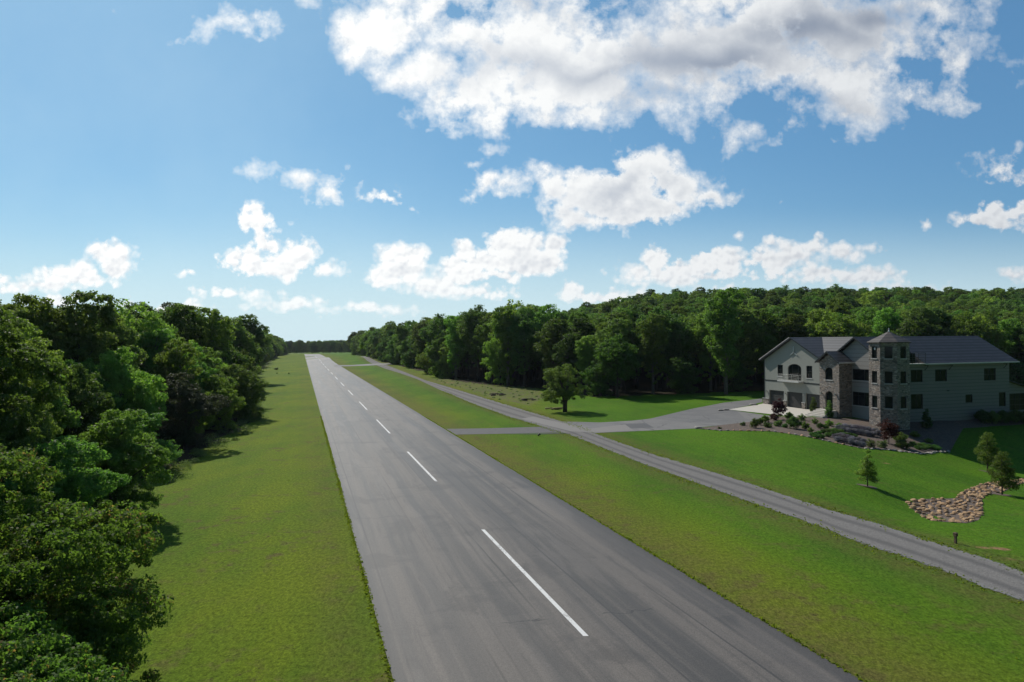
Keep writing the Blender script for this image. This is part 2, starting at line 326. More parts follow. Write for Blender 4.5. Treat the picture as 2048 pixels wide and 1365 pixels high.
def oldasph(g, out):
    co = g.n('ShaderNodeNewGeometry').outputs['Position']
    n = g.noise(co, .35, 6, .65, 0); fine = g.noise(co, 20, 4, .8, 0)
    vor = g.n('ShaderNodeTexVoronoi', dict(feature='DISTANCE_TO_EDGE'), Vector=g.vm('ADD', co, g.noise(co, .7, 4, .6, 1)), Scale=.16).outputs['Distance']
    pv = g.n('ShaderNodeTexVoronoi', None, Vector=g.vm('MULTIPLY', co, (1, .6, 1)), Scale=.12).outputs['Color']
    c = g.mix(g.ss(n, .35, .65), (.12, .118, .118), (.165, .158, .152))
    c = g.mix(.35, c, g.mix(g.n('ShaderNodeSeparateColor', None, Color=pv).outputs[0], (.10, .10, .104), (.22, .205, .19)))
    c = g.mix(g.ss(vor, .012, .004, 0, .8), c, (.045, .045, .047))
    f = g.ss(fine, .3, .7, .8, 1.2)
    c = g.mix(1.0, c, g.n('ShaderNodeCombineColor', None, Red=f, Green=f, Blue=f).outputs[0], 'MULTIPLY')
    p = g.n('ShaderNodeBsdfPrincipled', None, Base_Color=c, Roughness=.8)
    g.t.links.new(g.n('ShaderNodeBump', None, Strength=.3, Distance=.01, Height=fine).outputs[0], p.inputs['Normal'])
    g.t.links.new(p.outputs[0], out.inputs[0])
M['old_asphalt'] = mat('old_asphalt', oldasph)
M['patch'] = simple('asphalt_patch', (.085, .085, .088), .8, scale=4, var=.25)
M['taxi'] = simple('taxiway_asphalt', (.098, .095, .095), .85, scale=1.2, var=.3, bump=.1)
M['pale_patch'] = simple('pale_asphalt', (.20, .188, .178), .85, scale=3, var=.15)
M['concrete'] = simple('concrete', (.50, .47, .42), .8, scale=.8, var=.14, bump=.1)
def paint(g, out):
    co = g.n('ShaderNodeNewGeometry').outputs['Position']
    w = g.noise(co, 9, 6, .75, 0); w2 = g.noise(co, .8, 3, .6, 0)
    c = g.mix(g.ss(g.math('ADD', w, g.math('MULTIPLY', w2, .4)), .72, .86, 0, .85), (.66, .655, .64), (.16, .155, .15))
    g.t.links.new(g.n('ShaderNodeBsdfPrincipled', None, Base_Color=c, Roughness=.7).outputs[0], out.inputs[0])
M['paint'] = mat('worn_white_paint', paint)
def mulch(g, out):
    co = g.n('ShaderNodeNewGeometry').outputs['Position']
    n = g.noise(co, 1.2, 6, .7, 0); v = g.n('ShaderNodeTexVoronoi', None, Vector=g.vm('MULTIPLY', co, (9, 9, 9)), Scale=1.0)
    c = g.mix(g.n('ShaderNodeSeparateColor', None, Color=v.outputs['Color']).outputs[0], (.085, .062, .050), (.155, .118, .095))
    c = g.mix(g.ss(n, .5, .7, 0, .6), c, (.20, .125, .085))
    p = g.n('ShaderNodeBsdfPrincipled', None, Base_Color=c, Roughness=.95)
    g.t.links.new(g.n('ShaderNodeBump', None, Strength=1.0, Distance=.06, Height=g.math('ADD', v.outputs['Distance'], n)).outputs[0], p.inputs['Normal'])
    g.t.links.new(p.outputs[0], out.inputs[0])
M['mulch'] = mat('mulch', mulch)
def stone(g, out):
    co = g.n('ShaderNodeTexCoord').outputs['Object']
    sc = g.vm('MULTIPLY', co, (1, 1, 2.1))
    v = g.n('ShaderNodeTexVoronoi', None, Vector=sc, Scale=2.9, Randomness=.85)
    e = g.n('ShaderNodeTexVoronoi', dict(feature='DISTANCE_TO_EDGE'), Vector=sc, Scale=2.9, Randomness=.85).outputs['Distance']
    sp = g.n('ShaderNodeSeparateColor', None, Color=v.outputs['Color'])
    cr = g.n('ShaderNodeValToRGB', None, Fac=sp.outputs[0])
    el = cr.color_ramp.elements; el[0].color = (.10, .085, .075, 1); el[1].color = (.50, .46, .40, 1)
    for pos, c in ((.25, (.30, .245, .20)), (.5, (.24, .225, .215)), (.75, (.38, .30, .235))):
        x = el.new(pos); x.color = (*c, 1)
    n = g.noise(co, 9, 5, .7, 0)
    c = g.mix(g.ss(n, .3, .7, 0, .35), cr.outputs[0], (.15, .13, .12))
    c = g.mix(g.ss(e, .07, .03, 0, .75), c, (.13, .12, .11))
    p = g.n('ShaderNodeBsdfPrincipled', None, Base_Color=c, Roughness=.85)
    h = g.math('ADD', g.ss(e, .0, .15), g.math('MULTIPLY', sp.outputs[1], .6))
    g.t.links.new(g.n('ShaderNodeBump', None, Strength=.9, Distance=.05, Height=h).outputs[0], p.inputs['Normal'])
    g.t.links.new(p.outputs[0], out.inputs[0])
M['stone'] = mat('stone_veneer', stone)
def siding(name, col, pitch, depth):
    def b(g, out):
        co = g.n('ShaderNodeTexCoord').outputs['Object']
        z = g.n('ShaderNodeSeparateXYZ', None, Vector=co).outputs[2]
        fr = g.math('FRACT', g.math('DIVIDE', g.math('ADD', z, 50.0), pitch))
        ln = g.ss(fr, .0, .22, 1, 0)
        n = g.noise(co, .7, 5, .6, 0)
        nx = g.noise(g.vm('MULTIPLY', co, (.6, .6, 6)), 2.0, 3, .5, 0)
        c = g.mix(n, tuple(x * .90 for x in col), tuple(x * 1.08 for x in col))
        c = g.mix(g.ss(nx, .3, .7, 0, .2), c, tuple(x * .8 for x in col))
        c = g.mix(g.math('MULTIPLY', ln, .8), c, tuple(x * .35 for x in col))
        p = g.n('ShaderNodeBsdfPrincipled', None, Base_Color=c, Roughness=.75)
        g.t.links.new(g.n('ShaderNodeBump', None, Strength=.7, Distance=depth, Height=fr).outputs[0], p.inputs['Normal'])
        g.t.links.new(p.outputs[0], out.inputs[0])
    return mat(name, b)
M['siding'] = siding('lap_siding', (.31, .295, .275), .62, .03)
M['siding_fine'] = siding('fine_lap_siding', (.225, .205, .195), .50, .03)
M['stucco'] = simple('stucco', (.29, .30, .27), .85, scale=1.6, var=.10, bump=.15)
def shingle(name, col):
    def b(g, out):
        co = g.n('ShaderNodeTexCoord').outputs['Object']
        z = g.n('ShaderNodeSeparateXYZ', None, Vector=co)
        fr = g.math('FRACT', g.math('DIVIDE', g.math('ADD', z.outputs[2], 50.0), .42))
        row = g.math('FLOOR', g.math('DIVIDE', g.math('ADD', z.outputs[2], 50.0), .42))
        cell = g.n('ShaderNodeTexWhiteNoise', dict(noise_dimensions='3D'), Vector=g.n('ShaderNodeCombineXYZ', None,
                 X=g.math('FLOOR', g.math('MULTIPLY', g.math('ADD', z.outputs[1], g.math('MULTIPLY', row, .37)), 1.5)), Y=row,
                 Z=g.math('FLOOR', g.math('MULTIPLY', z.outputs[0], .0))).outputs[0]).outputs[0]
        n = g.noise(co, .8, 4, .6, 0)
        c = g.mix(cell, tuple(x * .85 for x in col), tuple(x * 1.15 for x in col))
        c = g.mix(g.ss(n, .4, .7, 0, .3), c, tuple(x * .7 for x in col))
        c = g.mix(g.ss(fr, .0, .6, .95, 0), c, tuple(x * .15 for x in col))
        p = g.n('ShaderNodeBsdfPrincipled', None, Base_Color=c, Roughness=.62)
        g.t.links.new(g.n('ShaderNodeBump', None, Strength=.6, Distance=.03, Height=fr).outputs[0], p.inputs['Normal'])
        g.t.links.new(p.outputs[0], out.inputs[0])
    return mat(name, b)
M['shingle'] = shingle('slate_shingle', (.050, .051, .060))
M['shingle_brown'] = shingle('brown_shingle', (.078, .064, .056))
M['dark'] = simple('dark_trim', (.022, .026, .028), .5, scale=4, var=.15)
M['door_grey'] = simple('garage_door_grey', (.040, .040, .040), .55, scale=2, var=.12)
M['metal'] = simple('pale_metal', (.55, .55, .54), .35, .7, scale=5, var=.1)
M['gutter'] = simple('pale_gutter', (.52, .52, .50), .5, scale=3, var=.1)
M['wood'] = simple('weathered_wood', (.13, .085, .055), .85, scale=7, var=.4, bump=.3)
M['log'] = simple('cut_wood', (.26, .19, .13), .85, scale=5, var=.4, bump=.4)
M['brick'] = simple('orange_brick', (.34, .14, .075), .85, scale=5, var=.3)
M['black'] = simple('black_plastic', (.02, .02, .022), .5, var=.2)
M['white'] = simple('white_plastic', (.7, .7, .68), .5, var=.1)
def glass(g, out):
    co = g.n('ShaderNodeTexCoord').outputs['Object']
    p = g.n('ShaderNodeBsdfPrincipled', None, Base_Color=(.012, .016, .017, 1), Roughness=.04)
    p.inputs['Specular IOR Level'].default_value = .12
    g.t.links.new(g.n('ShaderNodeBump', None, Strength=.06, Distance=.05, Height=g.noise(co, .7, 2, .5, 0)).outputs[0], p.inputs['Normal'])
    g.t.links.new(p.outputs[0], out.inputs[0])
M['glass'] = mat('dark_window_glass', glass)
def rockmat(name, a, b_, c_):
    def b(g, out):
        oi = g.n('ShaderNodeObjectInfo').outputs['Random']; co = g.n('ShaderNodeTexCoord').outputs['Object']
        n = g.noise(co, 3.5, 6, .65, 0)
        c = g.mix(oi, a, b_); c = g.mix(g.ss(n, .42, .68, 0, .8), c, c_)
        p = g.n('ShaderNodeBsdfPrincipled', None, Base_Color=c, Roughness=.9)
        g.t.links.new(g.n('ShaderNodeBump', None, Strength=.6, Distance=.05, Height=n).outputs[0], p.inputs['Normal'])
        g.t.links.new(p.outputs[0], out.inputs[0])
    return mat(name, b)
M['rock_tan'] = rockmat('tan_rock', (.34, .205, .105), (.52, .34, .18), (.20, .135, .085))
M['rock_grey'] = rockmat('grey_rock', (.24, .225, .205), (.40, .37, .33), (.16, .15, .14))

# ------------------------------------------------------------------ object helpers
def tag(o, label=None, cat=None, group=None, kind=None):
    if label: o['label'] = label
    if cat: o['category'] = cat
    if group: o['group'] = group
    if kind: o['kind'] = kind
    return o
def link(name, me, parent=None, loc=None):
    o = bpy.data.objects.new(name, me); COL.objects.link(o)
    if parent: o.parent = parent
    if loc is not None: o.location = loc
    return o
def empty(name, loc, rz=0.0, label=None, cat=None, group=None):
    o = bpy.data.objects.new(name, None); COL.objects.link(o)
    o.location = loc; o.rotation_euler = (0, 0, rz); o.empty_display_size = .3
    return tag(o, label, cat, group)
class MB:
    def __init__(s): s.v = []; s.f = []
    def add(s, vs, fs):
        b = len(s.v); s.v += [tuple(map(float, q)) for q in vs]; s.f += [tuple(i + b for i in q) for q in fs]; return s
    def box(s, a, b):
        (x0, y0, z0), (x1, y1, z1) = a, b
        return s.add([(x0,y0,z0),(x1,y0,z0),(x1,y1,z0),(x0,y1,z0),(x0,y0,z1),(x1,y0,z1),(x1,y1,z1),(x0,y1,z1)],
                     [(0,3,2,1),(4,5,6,7),(0,1,5,4),(1,2,6,5),(2,3,7,6),(3,0,4,7)])
    def prism(s, poly, axis, a, b):
        """extrude a 2-D polygon along axis (0,1,2) from a to b"""
        n = len(poly)
        def P(p, t):
            q = [0, 0, 0]; o = [i for i in range(3) if i != axis]; q[o[0]], q[o[1]] = p; q[axis] = t; return q
        vs = [P(p, a) for p in poly] + [P(p, b) for p in poly]
        return s.add(vs, [tuple(range(n))[::-1], tuple(range(n, 2 * n))] + [(i, (i + 1) % n, n + (i + 1) % n, n + i) for i in range(n)])
    def tube(s, pts, rad, seg=7, cap=True):
        rings = []; pts = [Vector(p) for p in pts]
        rr = rad if hasattr(rad, '__len__') else [rad] * len(pts)
        base = len(s.v)
        for i, p in enumerate(pts):
            d = (pts[min(i + 1, len(pts) - 1)] - pts[max(i - 1, 0)]).normalized()
            a = d.cross(Vector((0.31, .95, .02))).normalized(); b = d.cross(a)
            for k in range(seg):
                t = 2 * math.pi * k / seg
                s.v.append(tuple(p + (a * math.cos(t) + b * math.sin(t)) * rr[i]))
        for i in range(len(pts) - 1):
            for k in range(seg):
                k2 = (k + 1) % seg
                s.f.append((base + i * seg + k, base + i * seg + k2, base + (i + 1) * seg + k2, base + (i + 1) * seg + k))
        if cap:
            s.f.append(tuple(base + (len(pts) - 1) * seg + k for k in range(seg)))
            s.f.append(tuple(base + k for k in range(seg))[::-1])
        return s
    def build(s, name, m, parent=None, smooth=False, loc=None):
        me = bpy.data.meshes.new(name); me.from_pydata(s.v, [], s.f); me.materials.append(m)
        if smooth: me.polygons.foreach_set('use_smooth', [True] * len(me.polygons))
        me.update(); return link(name, me, parent, loc)

def sstep(x, a, b):
    t = np.clip((x - a) / (b - a), 0, 1); return t * t * (3 - 2 * t)
# ------------------------------------------------------------------ terrain
def raydir(px, py):
    a, b = unrot(px, py); return a, b        # x = a*Y, z = 12 + b*Y
def flat(px, py, z=0.0):
    a, b = raydir(px, py); Y = (z - CAMH) / b; return (a * Y, Y)
_ctl = []
for (px, py, z) in [(1735,975,-.7),(1870,1040,-1.7),(1820,1005,-1.6),(1960,970,-2.8),(1672,887,-.8),(1726,898,-1.2),(1780,901,-1.6),
                    (1850,909,-2.5),(1900,904,-3.1),(1975,935,-4.1),(2048,950,-4.5),(1500,900,-.2),(1600,940,-.35),(1750,930,-1.4),(1538,863,-.1),(1618,875,-.45),(2010,990,-2.6),
                    (1900,1000,-1.9),(2048,1040,-1.2),(1950,1050,-1.1),(1800,1060,-.45),(1650,1000,-.25)]:
    x, y = flat(px, py, z); _ctl.append((x, y, z))
for (px, py) in [(1650,1016),(1752,1046),(1873,1086),(1958,1111),(2048,1145),(1650,1059),(1804,1115),(1970,1178),(1300,906),(1300,934),(1190,867),(1203,866),(1293,862),
                 (1393,857),(1457,820),(1520,798),(1546,833),(1594,835),(1651,831),(1524,806),(1500,844),(1100,843),(1000,818),(1400,975),(1500,1000)]:
    x, y = flat(px, py); _ctl.append((x, y, 0.0))
ORG = np.array([45.84, 124.07]); US = np.array([.3, -.954]); US /= np.linalg.norm(US); VS = np.array([-US[1], US[0]])
def hw(u, v): p = ORG + US * u + VS * v; return float(p[0]), float(p[1])
for (u, v, z) in [(0,0,-.1),(8,0,-.1),(15,0,-.1),(20,-4,-.05),(24,-2,-.1),(28.5,1,-.25),(28.5,8,-.3),(28.5,15,-.4),(28.5,22,-.5),(10,6,-.1),(20,6,-.1),(20,18,-.1),(28.5,26,-.6),
                  (32,4,-1.1),(32,12,-1.4),(32,20,-1.6),(0,15,0),(10,25,0),(25,34,-.4),(-8,0,0),(-8,20,0),(-12,40,0),(15,40,0),(36,30,-3.6),(44,24,-4.8),(42,14,-4.2),(50,10,-4.2),(60,40,-4.5)]:
    x, y = hw(u, v); _ctl.append((x, y, z))
for p in [(10,20),(25,15),(40,20),(60,20),(10,60),(0,90),(0,140),(30,160),(60,180),(90,180)]: _ctl.append((*p, 0.0))
_ctl += [(100,60,-3.0),(130,90,-3),(130,130,-2),(80,45,-1.6),(100,30,-1)]
_C = np.array(_ctl); _n = len(_C)
_D = np.linalg.norm(_C[:, None, :2] - _C[None, :, :2], axis=2)
_A = np.zeros((_n + 3, _n + 3)); _A[:_n, :_n] = _D + np.eye(_n) * -.35; _A[:_n, _n] = 1; _A[:_n, _n + 1:] = _C[:, :2] / 50; _A[_n:, :_n] = _A[:_n, _n:].T
_W = np.linalg.solve(_A, np.concatenate([_C[:, 2], np.zeros(3)]))
def gz(x, y):
    x = np.asarray(x, float); y = np.asarray(y, float); sh = np.broadcast(x, y).shape
    x, y = np.broadcast_to(x, sh).ravel(), np.broadcast_to(y, sh).ravel()
    w = sstep(x - (12 + 0 * y), 0, 10) * sstep(x, 190, 120) * sstep(y, 12, 24) * sstep(y, 185, 160)
    z = np.zeros(len(x)); idx = w > 1e-5
    if idx.any():
        P = np.stack([x[idx], y[idx]], 1)
        r = np.linalg.norm(P[:, None, :] - _C[None, :, :2], axis=2)
        v = r @ _W[:_n] + _W[_n] + (P / 50) @ _W[_n + 1:]
        z[idx] = np.clip(v, -6, .05) * w[idx]
        z[idx] = np.where(z[idx] > -.03, 0, z[idx] + .03)
    # crest of the airfield and the ground falling away behind it
    z = z - .000035 * np.clip(y - 540, 0, 350) ** 2 - .0245 * np.clip(y - 890, 0, 300)
    # wooded hill on the right
    xr = x + .1 * y
    z = z + 22 * sstep(y - .12 * np.clip(x, 0, 500), 165, 400) * sstep(xr, 5, 150) * sstep(y, 1500, 800)
    z = z + 1.4 * np.exp(-(((x + 118) / 14) ** 2 + ((y - 480) / 60) ** 2)) + 1.3 * np.exp(-(((x + 178) / 12) ** 2 + ((y - 500) / 70) ** 2))
    z = z + 1.6 * np.exp(-(((x + 92) / 12) ** 2 + ((y - 470) / 60) ** 2))
    return z.reshape(sh)
def gz1(x, y): return float(gz(x, y))
def hit(px, py, lift=0.0):
    a, b = raydir(px, py); Y = -CAMH / b if b < -1e-3 else 500.0
    z = 0.0
    for _ in range(60):
        z = .6 * z + .4 * gz1(a * Y, Y); Y = (z - CAMH) / b
    return (a * Y, Y, gz1(a * Y, Y) + lift)
def poly_hit(pts): return [hit(*p)[:2] for p in pts]
def inpoly(x, y, poly):
    x = np.asarray(x); y = np.asarray(y); c = np.zeros(x.shape, bool); n = len(poly)
    for i in range(n):
        x0, y0 = poly[i]; x1, y1 = poly[(i + 1) % n]
        if y0 == y1: continue
        c ^= ((y0 > y) != (y1 > y)) & (x < (x1 - x0) * (y - y0) / (y1 - y0) + x0)
    return c
def pdist(x, y, line):
    d = np.full(np.shape(x), 1e9)
    for (x0, y0), (x1, y1) in zip(line[:-1], line[1:]):
        dx, dy = x1 - x0, y1 - y0; t = np.clip(((x - x0) * dx + (y - y0) * dy) / (dx * dx + dy * dy + 1e-9), 0, 1)
        d = np.minimum(d, np.hypot(x - x0 - t * dx, y - y0 - t * dy))
    return d
# --- plan shapes -------------------------------------------------------
ROAD_R = [(2200,1203),(2048,1143),(1958,1111.5),(1873,1086),(1752.6,1046),(1650,1016.7),(1500,967),(1400,936),(1300,906.5),(1190.6,867.4),(1124.7,843),(1044,818.6),(971,796.6),(897.7,774.6),(848.8,760),(817,747.4),(790,737),(768,728.5),(752,722),(741,716.5),(734,713)]
ROAD_L = [(2200,1275),(2048,1206),(1970.5,1178),(1881,1142),(1804,1115),(1714,1086),(1650,1059),(1500,1006),(1400,970),(1300,934.6),(1141.8,872),(1083,854),(1019.7,835.7),(946.5,808.8),(885.4,783),(836.6,760),(800,747),(770,738),(750,730),(733,721),(720,713)]
road_r, road_l = poly_hit(ROAD_R), poly_hit(ROAD_L)
road_mid = [((a[0] + b[0]) / 2, (a[1] + b[1]) / 2) for a, b in zip(road_r, road_l)]
BED = poly_hit([(1393,858),(1441,862),(1538,863),(1581,868.6),(1618,875),(1672,887),(1726,898),(1780,901),(1841,909),(1873,905),(1900,904)]) 
bed_border = list(BED)
BED = BED + [hw(34, 5), hw(31.5, 9), hw(30.6, 26), hw(28.6, 26), hw(28.4, 1), hw(25, -1.4), hw(22, -5.0), hw(20.5, -7.5), hw(17.5, -12)] + poly_hit([(1546,834),(1500,844.4),(1450,850)])
ROUGH = poly_hit([(860,760),(900,757),(1000,766),(1070,775),(1095,792),(1060,812),(990,798),(930,778)])
FOREST_R = [(-150, 640), (-66, 366), (-42, 290), (-18, 205), (-8, 185), (6, 168), (17, 142), (34, 147), (56, 154), (80, 151), (105, 148), (140, 135), (190, 110), (260, 100), (1200, 300), (1200, 1200), (-160, 1200)]
FOREST_L = [(-17, -40), (-18, 20), (-27, 40), (-31.5, 54), (-33, 68), (-39, 101), (-54, 140), (-87, 230), (-152, 425), (-196, 580), (-230, 700), (-800, 1200), (-900, -40)]
def ground():
    def lines(a):
        out = []
        for lo, hi, st in a: out += list(np.arange(lo, hi, st))
        return np.array(out + [a[-1][1]])
    xs = lines([(-4000,-1000,500),(-1000,-300,50),(-300,-110,8),(-110,-20,2),(-20,120,1.0),(120,300,8),(300,1000,50),(1000,4000,500)])
    ys = lines([(-300,0,50),(0,20,4),(20,135,1.0),(135,220,2.5),(220,700,8),(700,1500,40),(1500,6000,500)])
    X, Y = np.meshgrid(xs, ys); Z = gz(X, Y)
    X, Y, Z = X.ravel(), Y.ravel(), Z.ravel()
    nx, ny = len(xs), len(ys)
    me = bpy.data.meshes.new('ground'); me.vertices.add(nx * ny); me.vertices.foreach_set('co', np.stack([X, Y, Z], 1).ravel())
    i = (np.arange(ny - 1)[:, None] * nx + np.arange(nx - 1)[None, :]).ravel()
    q = np.stack([i, i + 1, i + 1 + nx, i + nx], 1)
    me.loops.add(q.size); me.loops.foreach_set('vertex_index', q.ravel()); me.polygons.add(len(q))
    me.polygons.foreach_set('loop_start', np.arange(0, q.size, 4)); me.polygons.foreach_set('loop_total', np.full(len(q), 4))
    me.polygons.foreach_set('use_smooth', np.ones(len(q), bool)); me.update(); me.validate()
    def attr(n, v):
        a = me.attributes.new(n, 'FLOAT', 'POINT'); a.data.foreach_set('value', np.asarray(v, np.float32))
    side = X + .309 * Y           # across-runway coordinate
    rm = [(float(a), float(b)) for a, b in road_mid]
    mx = np.interp(Y, [p[1] for p in rm], [p[0] for p in rm])
    attr('lawn', np.where(X > mx, 1.0, 0.0) * sstep(X, 4, 14) * .9 + .80 * sstep(side + 2.2 * vnoise(X * .12, Y * .12, 6)[..., 0], 21, 31) * (X <= mx))
    attr('rough', inpoly(X, Y, ROUGH) * 1.0)
    attr('dry', np.clip(np.exp(-(np.clip(side - 20.2, 0, 99) / 3.2) ** 2) * (side > 17) * .62 + np.exp(-((side - 1.6) / 1.2) ** 2) * .35 + np.exp(-(pdist(X, Y, rm) - 3.6).clip(0) / .8) * (pdist(X, Y, rm) < 8) * .55, 0, 1))
    d = np.zeros(len(X))
    for (px, py, r, a) in [(1990,1096,1.1,.8),(1775,927,.9,.8),(895,766,4,.7),(820,733,9,.8),(2045,1120,.8,.7),(1945,1060,.7,.5)]:
        hx, hy, _ = hit(px, py); d = np.maximum(d, a * np.exp(-(((X - hx) / (r * 1.4)) ** 2 + ((Y - hy) / (r * .7)) ** 2)))
    attr('dirt', d)
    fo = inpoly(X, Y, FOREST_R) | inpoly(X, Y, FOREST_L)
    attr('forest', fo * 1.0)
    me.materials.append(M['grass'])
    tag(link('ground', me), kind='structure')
ground()
def strip(name, left, right, m, lift, nacross=6, sub=2.0, across_attr=False, parent=None):
    """surface between two polylines, draped on the terrain"""
    rows = []
    for (a, b), (c, d) in zip(zip(left[:-1], right[:-1]), zip(left[1:], right[1:])):
        n = max(1, int(math.hypot(c[0] - a[0], c[1] - a[1]) / sub))
        for k in range(n):
            t = k / n; rows.append(((a[0] + (c[0] - a[0]) * t, a[1] + (c[1] - a[1]) * t), (b[0] + (d[0] - b[0]) * t, b[1] + (d[1] - b[1]) * t)))
    rows.append((left[-1], right[-1]))
    L = np.array([r[0] for r in rows]); Rr = np.array([r[1] for r in rows]); t = np.linspace(0, 1, nacross + 1)
    P = L[:, None, :] * (1 - t)[None, :, None] + Rr[:, None, :] * t[None, :, None]
    Z = gz(P[..., 0], P[..., 1]) + lift
    V = np.concatenate([P, Z[..., None]], 2).reshape(-1, 3); w = nacross + 1
    F = [(i * w + j, i * w + j + 1, (i + 1) * w + j + 1, (i + 1) * w + j) for i in range(len(rows) - 1) for j in range(nacross)]
    me = bpy.data.meshes.new(name); me.from_pydata(V.tolist(), [], F); me.materials.append(m)
    if across_attr:
        at = me.attributes.new('across', 'FLOAT', 'POINT'); at.data.foreach_set('value', np.tile(t * 2 - 1, len(rows)).astype(np.float32))
    me.update(); o = link(name, me, parent)
    if parent is None: tag(o, kind='structure')
    return o
def drape(name, poly, m, lift, step=1.0, parent=None):
    """polygon draped on the terrain"""
    P = [Vector(p) for p in poly]; pts = []; edges = []
    for i in range(len(P)):
        a, b = P[i], P[(i + 1) % len(P)]; n = max(1, int((b - a).length / step))
        for k in range(n): pts.append(a + (b - a) * k / n)
    n = len(pts); edges = [(i, (i + 1) % n) for i in range(n)]
    xs = [p.x for p in pts]; ys = [p.y for p in pts]
    gx, gy = np.meshgrid(np.arange(min(xs), max(xs), step), np.arange(min(ys), max(ys), step))
    gx = gx.ravel(); gy = gy.ravel(); k = inpoly(gx, gy, [(p.x, p.y) for p in pts])
    k &= pdist(gx, gy, [(p.x, p.y) for p in pts] + [(pts[0].x, pts[0].y)]) > step * .4
    pts += [Vector((a, b)) for a, b in zip(gx[k], gy[k])]
    vs, es, fs, *_ = delaunay_2d_cdt(pts, edges, [list(range(n))], 1, 1e-4)
    V = np.array([(v.x, v.y) for v in vs]); Z = gz(V[:, 0], V[:, 1]) + lift
    me = bpy.data.meshes.new(name); me.from_pydata(np.column_stack([V, Z]).tolist(), [], [tuple(f) for f in fs]); me.materials.append(m); me.update()
    o = link(name, me, parent)
    if parent is None: tag(o, kind='structure')
    return o
RWL = lambda y: (3.15 - .3092 * y, y)
RWR = lambda y: (19.45 - .3105 * y, y)
ys = [-20, 60, 120, 200, 300, 400, 500, 560, 620, 700]
runway = strip('runway', [RWL(y) for y in ys], [RWR(y) for y in ys], M['asphalt'], .03, 8, 4)
starts = [-3, 27.5, 58.0, 88.3, 119.2, 151.5, 183, 215.5, 248, 281, 313.5, 346, 378.5, 411, 443.5, 476, 508.5, 541]
dash0 = None
for y0 in starts:
    y1 = y0 + 15.6; f = lambda y, o: (11.36 - .3088 * y + o, y)
    d = strip('centreline_dash', [f(y0, -.10), f(y1, -.10)], [f(y0, .12), f(y1, .12)], M['paint'], .036, 1, 4, parent=runway)
gravel_road = strip('gravel_road', road_l, road_r, M['gravel'], .02, 8, 2, True)
tx = strip('taxiway', poly_hit([(872,871.5),(902.5,869.9),(1012,868),(1122,865.5),(1185,880)]), poly_hit([(860,858.5),(883,858.5),(985,857),(1083,854),(1128,852)]), M['taxi'], .012, 5, 1.5)
drive = drape('driveway', poly_hit([(1100,848),(1124.7,843.5),(1200,845.5),(1263,842),(1300,838),(1384,818),(1450,805.5),(1524,797.5),(1524.5,804.7),(1490,813),(1457,820),(1546,833),(1500,844.4),(1450,850),(1403,855),(1393,857.3),(1293,862),(1203,866),(1176,868)]), M['old_asphalt'], .014, 2.0)
drape('asphalt_patch', poly_hit([(1240,849),(1292,847),(1308,856),(1258,857.5)]), M['patch'], .018, 2)
drape('crossing_pavement', poly_hit([(1042,838),(1066,834),(1180,858),(1250,849.5),(1268,862),(1195,866),(1140,863)]), M['pale_patch'], .024, 2)
slab = drape('concrete_forecourt', poly_hit([(1457,820),(1513,810.8)]) + [hw(-.4, .05), hw(19, .05), hw(19, -4)] + [hw(18.5, -8.5)] + poly_hit([(1651,832),(1594,835)]), M['concrete'], .05, 2.0)
drape('mulch_bed', BED, M['mulch'], .03, 1.0)
far_a, far_b = poly_hit([(668,733.5), (700,733.2), (745,731.5), (775,730), (790,729.5)]), poly_hit([(668,731), (700,730.8), (745,728), (775,727), (790,727.5)])
strip('far_taxiway', far_a, far_b, M['old_asphalt'], .05, 2, 5)

# ------------------------------------------------------------------ trees
def mesh_quads(name, V, mat_, rnd):
    n = len(V) // 4; me = bpy.data.meshes.new(name)
    me.vertices.add(len(V)); me.vertices.foreach_set('co', V.astype(np.float32).ravel())
    me.loops.add(n * 4); me.loops.foreach_set('vertex_index', np.arange(n * 4, dtype=np.int32)); me.polygons.add(n)
    me.polygons.foreach_set('loop_start', np.arange(0, n * 4, 4, dtype=np.int32)); me.polygons.foreach_set('loop_total', np.full(n, 4, np.int32))
    a = me.attributes.new('rnd', 'FLOAT', 'FACE'); a.data.foreach_set('value', rnd.astype(np.float32))
    me.materials.append(mat_); me.update(); return me
def leaves(cent, outw, size, jitter=.9, aspect=.6):
    """leaf quads at cent, roughly facing outw"""
    n = len(cent); nr = outw + rng.normal(0, jitter, (n, 3)); nr[:, 2] += .05; nr /= np.linalg.norm(nr, axis=1)[:, None] + 1e-9
    a = np.cross(nr, rng.normal(0, 1, (n, 3))); a /= np.linalg.norm(a, axis=1)[:, None] + 1e-9; b = np.cross(nr, a)
    s = (size * rng.uniform(.6, 1.35, n))[:, None] * .5
    mid = nr * s * .25
    return np.stack([cent - a * s, cent - b * s * aspect + mid, cent + a * s, cent + b * s * aspect + mid], 1).reshape(-1, 3)
